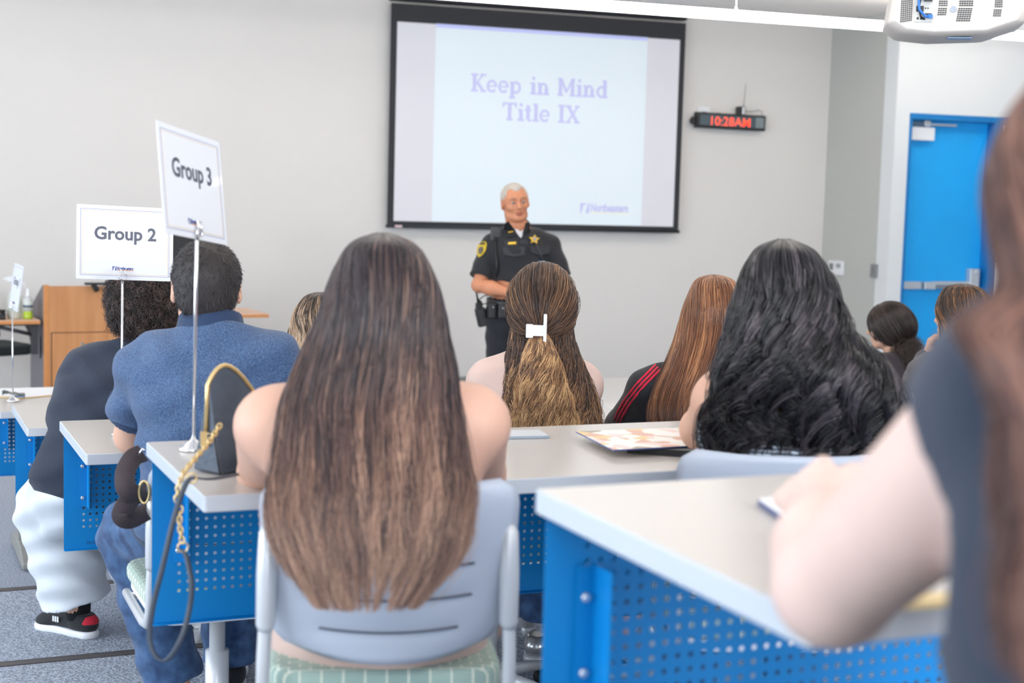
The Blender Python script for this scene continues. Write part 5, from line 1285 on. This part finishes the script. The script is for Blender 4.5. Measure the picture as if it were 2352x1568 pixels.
# near desk
sheet([(1740, 1160), (1815, 1212), (1905, 1190), (1835, 1150)], zA+.001, .008, 'notepad', 'white note cards under the near woman\'s hand on the nearest desk', 'notepad', m_paper, mat('pad edge', (84, 92, 130), .6))
sheet([(2075, 1402), (2195, 1392), (2185, 1372), (2082, 1378)], zA+.001, .006, 'envelope', 'tan envelope behind the near woman\'s elbow on the nearest desk', 'envelope', mat('manila', (222, 200, 150), .6))
# farthest desk, left aisle
sheet([(-70, 905), (44, 916), (150, 905), (135, 890), (0, 893)], zE+.001, .004, 'paper_folder', 'white papers on a yellow folder beside the Group 1 sign', 'folder', m_paper, mat('folder yellow', (226, 180, 90), .5))
t = thing('name_badge', 'crumpled clear plastic name badge lying before the Group 1 sign', 'badge', PZ(20, 912, zE+.006))
G = []
for i in range(9): G.append([(-.03+.105*i/8, -.03+.06*j/5+.01*math.sin(i), .012+.022*abs(math.sin(i*.9+j*.8))*(1-i/9)) for j in range(6)])
b = MB(); b.grid(G); b.build('sleeve', mat('clear plastic', (120, 135, 140), .1, trans=.6), t, solid=.001)
b = MB(); b.box((.02, -.02, .0), (.075, .02, .008)); b.build('badge_card', mat('badge blue', (120, 140, 165), .4), t)
t = thing('desk_speakerphone', 'small grey and silver device on the far desk by the ponytail woman\'s shoulder', 'device', PZ(1062, 886, .757))
b = MB(); b.rbox((-.045, -.04, 0), (.045, .04, .05), .015, 4); b.build('casing', mat('device grey', (98, 104, 104), .3, metal=.3), t, bevel=.008)
b = MB(); b.box((.008, -.0415, .012), (.04, -.0405, .04)); b.build('front_plate', m_chrome, t)

# ------------------------------------------------------------------ purse with chain
P_, Q_ = PZ(507, 1094, zB), PZ(444, 1082, zB); wd = (Q_-P_); Wd = wd.length; wd.normalize(); ln = Vector((-wd.y, wd.x, 0)); ln = ln if ln.x > 0 else -ln
pu = thing('purse', 'black zipped wedge-shaped purse with gold chain strap on desk beside long-haired woman', 'handbag', tuple(P_))
Lp = .17
def sec(s_):
    h_ = .205*max(.12, 1-abs((s_-.045)/.05)**2.2*.22 if s_ < .045 else 1-((s_-.045)/.125)**1.6*.62)
    row = []
    for k_ in range(15):
        a = k_/14; side_ = abs(2*a-1)
        w_ = a if True else 0
        # from near foot up over the ridge to the far foot
        x = Wd/2+(2*a-1)*Wd/2*(side_**.35); z = .004+h_*(1-side_**1.5)
        row.append(ln*s_+wd*x+Vector((0, 0, z)))
    row += [ln*s_+wd*(Wd*(1-j/6))+Vector((0, 0, .004)) for j in range(1, 6)]
    return row
ss = [0, .006, .014, .024, .034, .045, .058, .075, .095, .115, .135, .155, Lp]
b = MB(); V_ = b.grid([sec(x) for x in ss], closed_u=True); b.bm.faces.new(V_[0]); b.bm.faces.new(V_[-1]); m_lea = mat('purse leather', (62, 72, 86), .42, noise=.1, scale=60, bump=.15)
b.build('bag_body', m_lea, pu, bevel=.003)
ridge = [ln*-.003+wd*Wd*.5+Vector((0, 0, .085))]+[sec(x)[7]+Vector((0, 0, .002)) for x in ss]
m_gold2 = mat('pale gold', (222, 196, 140), .3, metal=.8)
b = MB(); b.tube(ridge, .0045, 8); b.build('zip', m_gold2, pu)
b = MB(); b.tube([sec(0)[0]+Vector((0, 0, 0))-ln*.002, sec(0)[7]*.5+sec(0)[0]*.5-ln*.004], .0018, 6); b.build('seam', m_black, pu)
zp = ridge[0]; b = MB(); b.rbox((-.006, -.003, -.03), (.006, .003, .0), .002, axis='y', M=Matrix.Translation(zp-ln*.006)); b.tube([zp-ln*.008+Vector((.008*math.cos(a)+.01, 0, -.012+.008*math.sin(a))) for a in np.linspace(0, 6.28, 13)[:-1]], .0016, 6, closed=True); b.build('zip_pull', m_gold2, pu)
def loc(u, v, d): return PD(u, v, d)-P_
def chain(pts, name, par):
    pts = [Vector(p) for p in pts]; seg = [0]
    for a_, c_ in zip(pts, pts[1:]): seg.append(seg[-1]+(c_-a_).length)
    n_ = int(seg[-1]/.0088); b = MB()
    for i in range(n_):
        s_ = (i+.5)*seg[-1]/n_; k_ = max(j for j in range(len(seg)) if seg[j] <= s_); k_ = min(k_, len(pts)-2); f = (s_-seg[k_])/(seg[k_+1]-seg[k_]); p = pts[k_].lerp(pts[k_+1], f); d_ = (pts[k_+1]-pts[k_]).normalized()
        u_ = d_.cross(Vector((.3, 1, .2))).normalized(); v_ = d_.cross(u_)
        if i % 2: u_, v_ = v_, u_
        b.tube([p+d_*.0075*math.cos(a)+u_*.0042*math.sin(a) for a in np.linspace(0, 6.283, 11)[:-1]], .0017, 6, closed=True)
    return b.build(name, m_gold2, par)
D0 = 2.80
chain([loc(506, 975, 2.79), loc(480, 1015, 2.76), loc(452, 1048, 2.73), loc(424, 1082, 2.70), loc(411, 1112, 2.68), loc(405, 1150, 2.68)], 'chain', pu)
chain([loc(415, 1165, 2.67), loc(412, 1200, 2.67), loc(419, 1245, 2.67)], 'chain', pu)
for c_ in ((440, 1098, 2.69), (420, 1256, 2.67)):
    p = loc(*c_); b = MB(); b.tube([p+Vector((.009*math.cos(a), 0, .009*math.sin(a))) for a in np.linspace(0, 6.283, 17)[:-1]], .0018, 8, closed=True); b.build('strap_ring', m_gold2, pu)
pts = [(560, 1086, 2.86), (500, 1098, 2.76), (470, 1100, 2.72), (440, 1098, 2.69), (424, 1118, 2.68), (400, 1190, 2.66), (374, 1300, 2.65), (350, 1400, 2.65), (344, 1470, 2.65), (362, 1512, 2.65), (388, 1512, 2.65), (418, 1462, 2.65), (436, 1395, 2.66), (440, 1340, 2.66), (430, 1285, 2.67), (421, 1262, 2.67)]
q = prof_interp([list(loc(*p))+[0]*3 for p in pts], np.linspace(0, 1, 80))[:, :3]
b = MB(); A = [Vector(p)+Vector((-.0045, 0, .001)) for p in q]; B = [Vector(p)+Vector((.0045, .002, -.001)) for p in q]; b.strip(A, B); b.build('leather_strap', m_lea, pu, solid=.0035)

# brown bag strap hanging at the polo man's chair
st_ = PD(300, 1120, 3.45)
bs = thing('bag_strap', 'wide dark brown bag strap looped over the polo man\'s chair', 'strap', tuple(st_)); m_web = cloth('brown webbing', (62, 52, 56), noise=.08)
def ribbon(pts, w_, name):
    q = prof_interp([list(PD(*p)-st_)+[0]*3 for p in pts], np.linspace(0, 1, 50))[:, :3]
    A, B = [], []
    for i in range(len(q)):
        tg = Vector(q[min(i+1, len(q)-1)])-Vector(q[max(i-1, 0)]); sd = tg.cross(FW).normalized()+FW*.5
        A.append(Vector(q[i])+sd*w_*.42); B.append(Vector(q[i])-sd*w_*.42)
    b = MB(); b.strip(A, B); return b.build(name, m_web, bs, solid=.004)
ribbon([(328, 1040, 3.5), (305, 1052, 3.47), (288, 1085, 3.44), (290, 1120, 3.42), (312, 1135, 3.44), (336, 1128, 3.5)], .05, 'upper_loop')
ribbon([(318, 1130, 3.46), (296, 1150, 3.43), (280, 1182, 3.42), (300, 1192, 3.44), (340, 1172, 3.5)], .05, 'lower_loop')
b = MB(); p = PD(331, 1130, 3.44)-st_; b.tube([p+_rt*.012*math.cos(a)+Vector((0, 0, .026*math.sin(a))) for a in np.linspace(0, 6.283, 17)[:-1]], .003, 8, closed=True); b.build('buckle_ring', m_gold2, bs)
b = MB(); b.tube([PD(318, 1045, 3.46)-st_, PD(328, 1030, 3.46)-st_, PD(334, 1036, 3.46)-st_], .003, 8); b.build('hook', m_chrome, bs)

# ------------------------------------------------------------------ lectern with side shelves
LD = 10.7
lp_ = PD(103, 800, LD); LR = .14
le = thing('lectern', 'wide wooden media lectern with grey sides and fold-out side shelves', 'lectern', (lp_.x, lp_.y, 0), LR); bpy.context.view_layer.update()
zt = PD(103, 656, LD).z; WL, DL_ = 1.36, .62
b = MB(); b.box((0, 0, .08), (WL, .02, zt)); fp = b.build('front_panel', m_wood, le)
b = MB(); b.box((-.006, -.004, .08), (.028, .024, zt+.008)); b.box((WL-.028, -.004, .08), (WL+.006, .024, zt+.008)); b.build('edge_posts', m_woodedge, le, bevel=.003)
for x in (.0, WL-.02):
    b = MB(); b.prism([(.024, .08), (DL_, .08), (DL_, zt-.20), (.10, zt-.0), (.024, zt+.006)], x, x+.02, ax=(1, 2, 0)); sp = b.build('side_panel', m_greylam, le)
    b = MB(); b.rbox((x-.004 if x == 0 else x+.02, .15, .52), (x if x == 0 else x+.024, .2, .68), .02, axis='x'); b.build('side_handle', m_black, sp)
b = MB(); b.box((.05, -.004, .1), (WL*.55, -.0005, .72)); b.build('door', m_wood, le)
b = MB(); [b.box(q_, r_) for q_, r_ in (((.044, -.0048, .1), (.049, .001, .725)), ((.044, -.0048, .721), (WL*.55, .001, .726)))]; b.build('door_gap', mat('gap brown', (74, 44, 30), .8), le)
b = MB(); b.lathe([(.012, 0), (.012, .004), (.007, .005)], 16, Matrix.Translation((.26, -.004, .64)) @ Matrix.Rotation(PI/2, 4, 'X')); b.build('lock', m_steel, le)
b = MB(); b.prism([(.02, zt-.03), (.10, zt-.01), (DL_, zt-.22), (DL_, zt-.24), (.1, zt-.03)], .02, WL-.02, ax=(1, 2, 0)); b.build('desktop', m_greylam, le)
def shelf(x0, x1, name, z, y0, y1):
    b = MB(); b.box((x0, y0, z-.028), (x1, y1, z-.004)); s_ = b.build(name, m_woodedge, le, bevel=.003)
    b = MB(); b.box((x0+.002, y0+.002, z-.004), (x1-.002, y1-.002, z)); b.build('laminate_top', mat('maple top', (222, 184, 158), .4), s_)
    return s_
zl = .845
def LL(u, v, d): return le.matrix_world.inverted() @ PD(u, v, d)
s1 = shelf(WL, LL(659, 733, 11.0).x, 'side_shelf', zl, -.05, .55)
b = MB(); b.box((WL+.01, .02, zl-.08), (WL+.09, .05, zl-.029)); b.build('bracket', m_steel, s1)
s2 = shelf(LL(-60, 733, LD).x, -.03, 'side_shelf', zl-.03, .0, .5)
b = MB(); b.box((-.075, .1, .56), (-.03, .15, zl-.06)); b.tube([(-.06, .12, .70), (-.30, .12, zl-.085)], .014, 8); b.box((-.34, .08, zl-.075), (-.02, .16, zl-.059)); b.build('bracket', mat('bracket dark', (66, 66, 70), .4, metal=.3), s2)
bpy.context.view_layer.update()
zs = zl-.03
def LP(u, dy=.2):    # point on the left shelf under image column u
    r = ray(u, 726); o_ = Vector((0, 0, CAMZ)); p = o_+r*((zs-CAMZ)/r.z); q_ = le.matrix_world.inverted() @ p
    return le.matrix_world @ Vector((q_[0], dy, zs))
def column(u, y):    # world point over the shelf at lectern depth y
    a_ = le.matrix_world.inverted() @ Vector((0, 0, CAMZ)); d_ = le.matrix_world.to_3x3().inverted() @ ray(u, 726); k_ = (y-a_.y)/d_.y
    return le.matrix_world @ Vector((a_.x+d_.x*k_, y, zs+.001))
p = column(33, .14); t = thing('spray_bottle', 'white translucent spray bottle with trigger on the left shelf of the lectern', 'bottle', p)
b = MB(); b.lathe([(.045, 0), (.05, .01), (.05, .13), (.042, .17), (.02, .21), (.014, .24), (.014, .25)], 20); b.build('bottle', mat('milky plastic', (196, 200, 188), .3), t)
b = MB(); b.box((-.05, -.012, .265), (.03, .012, .30)); b.lathe([(.017, .245), (.017, .268)], 16); b.tube([(.02, 0, .285), (.06, 0, .262), (.075, 0, .225)], .006, 8); b.tube([(-.045, 0, .285), (-.07, 0, .283)], .008, 8); b.build('trigger', m_white, t, bevel=.003)
p = column(64, .12); t = thing('sanitizer_bottle', 'small pump bottle with green liquid and label on the lectern shelf', 'bottle', p)
b = MB(); b.lathe([(.032, 0), (.034, .006), (.034, .055)], 20); b.build('liquid', mat('green liquid', (172, 196, 60), .2), t)
b = MB(); b.lathe([(.034, .055), (.034, .14), (.028, .15), (.012, .155)], 20); bo = b.build('bottle', mat('bottle pale', (198, 202, 204), .2), t)
b = MB(); b.lathe([(.0345, .06), (.0345, .13)], 20); b.build('label', mat('label pale', (206, 212, 208), .5), bo)
b = MB(); b.lathe([(.0349, .083), (.0349, .10)], 20); b.build('label_band', mat('label dark', (72, 92, 110), .5), bo)
b = MB(); b.lathe([(.015, .155), (.015, .175), (.011, .18), (.009, .215), (.004, .218)], 16); b.build('cap', m_white, t)
p = column(0, .12); t = thing('desk_telephone', 'black telephone lying on the left shelf of the lectern at the picture edge', 'telephone', p)
b = MB(); b.rbox((-.08, -.06, 0), (.04, .06, .04), .015, 3); b.build('base', m_black, t, bevel=.008); b = MB(); b.tube([(-.07, -.02, .055), (.0, -.02, .06), (.035, -.02, .052)], [.018, .013, .018], 10); b.build('handset', m_black, t)
# monitor and small arm on the lectern
p = PD(428, 800, LD+.3); t = thing('monitor', 'black monitor standing on the lectern, mostly hidden behind the Group 3 sign', 'monitor', (p.x, p.y, zt-.12), LR)
b = MB(); b.rbox((-.135, -.015, .30), (.16, .02, .56), .006, axis='y'); b.build('screen', m_black, t, bevel=.003)
b = MB(); b.box((-.02, .02, .01), (.02, .035, .4)); b.box((-.12, -.03, .23), (.12, .03, .262)); b.rbox((-.12, -.08, 0), (.12, .08, .012), .02); b.build('stand', m_white, t, bevel=.004)
p = PD(214, 800, LD+.12); t = thing('document_camera', 'black angled device foot on top of the lectern below the Group 2 sign', 'device', (p.x, p.y, zt-.035), LR)
b = MB(); b.tube([(.03, 0, 0), (-.0, 0, .05)], [.02, .018], 10); b.rbox((-.06, -.03, .045), (.12, .03, .062), .01); b.build('arm', m_black, t, bevel=.004)
# office chair behind the left shelf
p = PD(-25, 800, 11.6); t = thing('office_chair', 'black office chair partly visible under the left lectern shelf', 'chair', (p.x, p.y, 0), .5)
b = MB(); b.rbox((-.26, -.24, .46), (.26, .24, .54), .08, 5); b.build('seat', mat('black mesh fabric', (42, 48, 50), .9), t, bevel=.02)
for sx in (-1, 1):
    b = MB(); b.tube([(sx*.27, -.2, .5), (sx*.3, -.1, .62), (sx*.3, .0, .72), (sx*.3, .2, .66)], [.02, .018, .026, .024], 10); b.build('armrest', m_black, t)
G = [[(x, .25+.05*z-.25*x*x, .56+z*.36) for x in np.linspace(-.22, .22, 10)] for z in np.linspace(0, 1, 8)]
b = MB(); b.grid(G); b.build('backrest', m_black, t, solid=.02)
b = MB(); b.tube([(0, 0, .1), (0, 0, .46)], .03, 12)
for k_ in range(5): b.tube([(0, 0, .11), (.28*math.cos(k_*1.2566), .28*math.sin(k_*1.2566), .05)], [.03, .018], 8)
b.build('base', m_black, t)
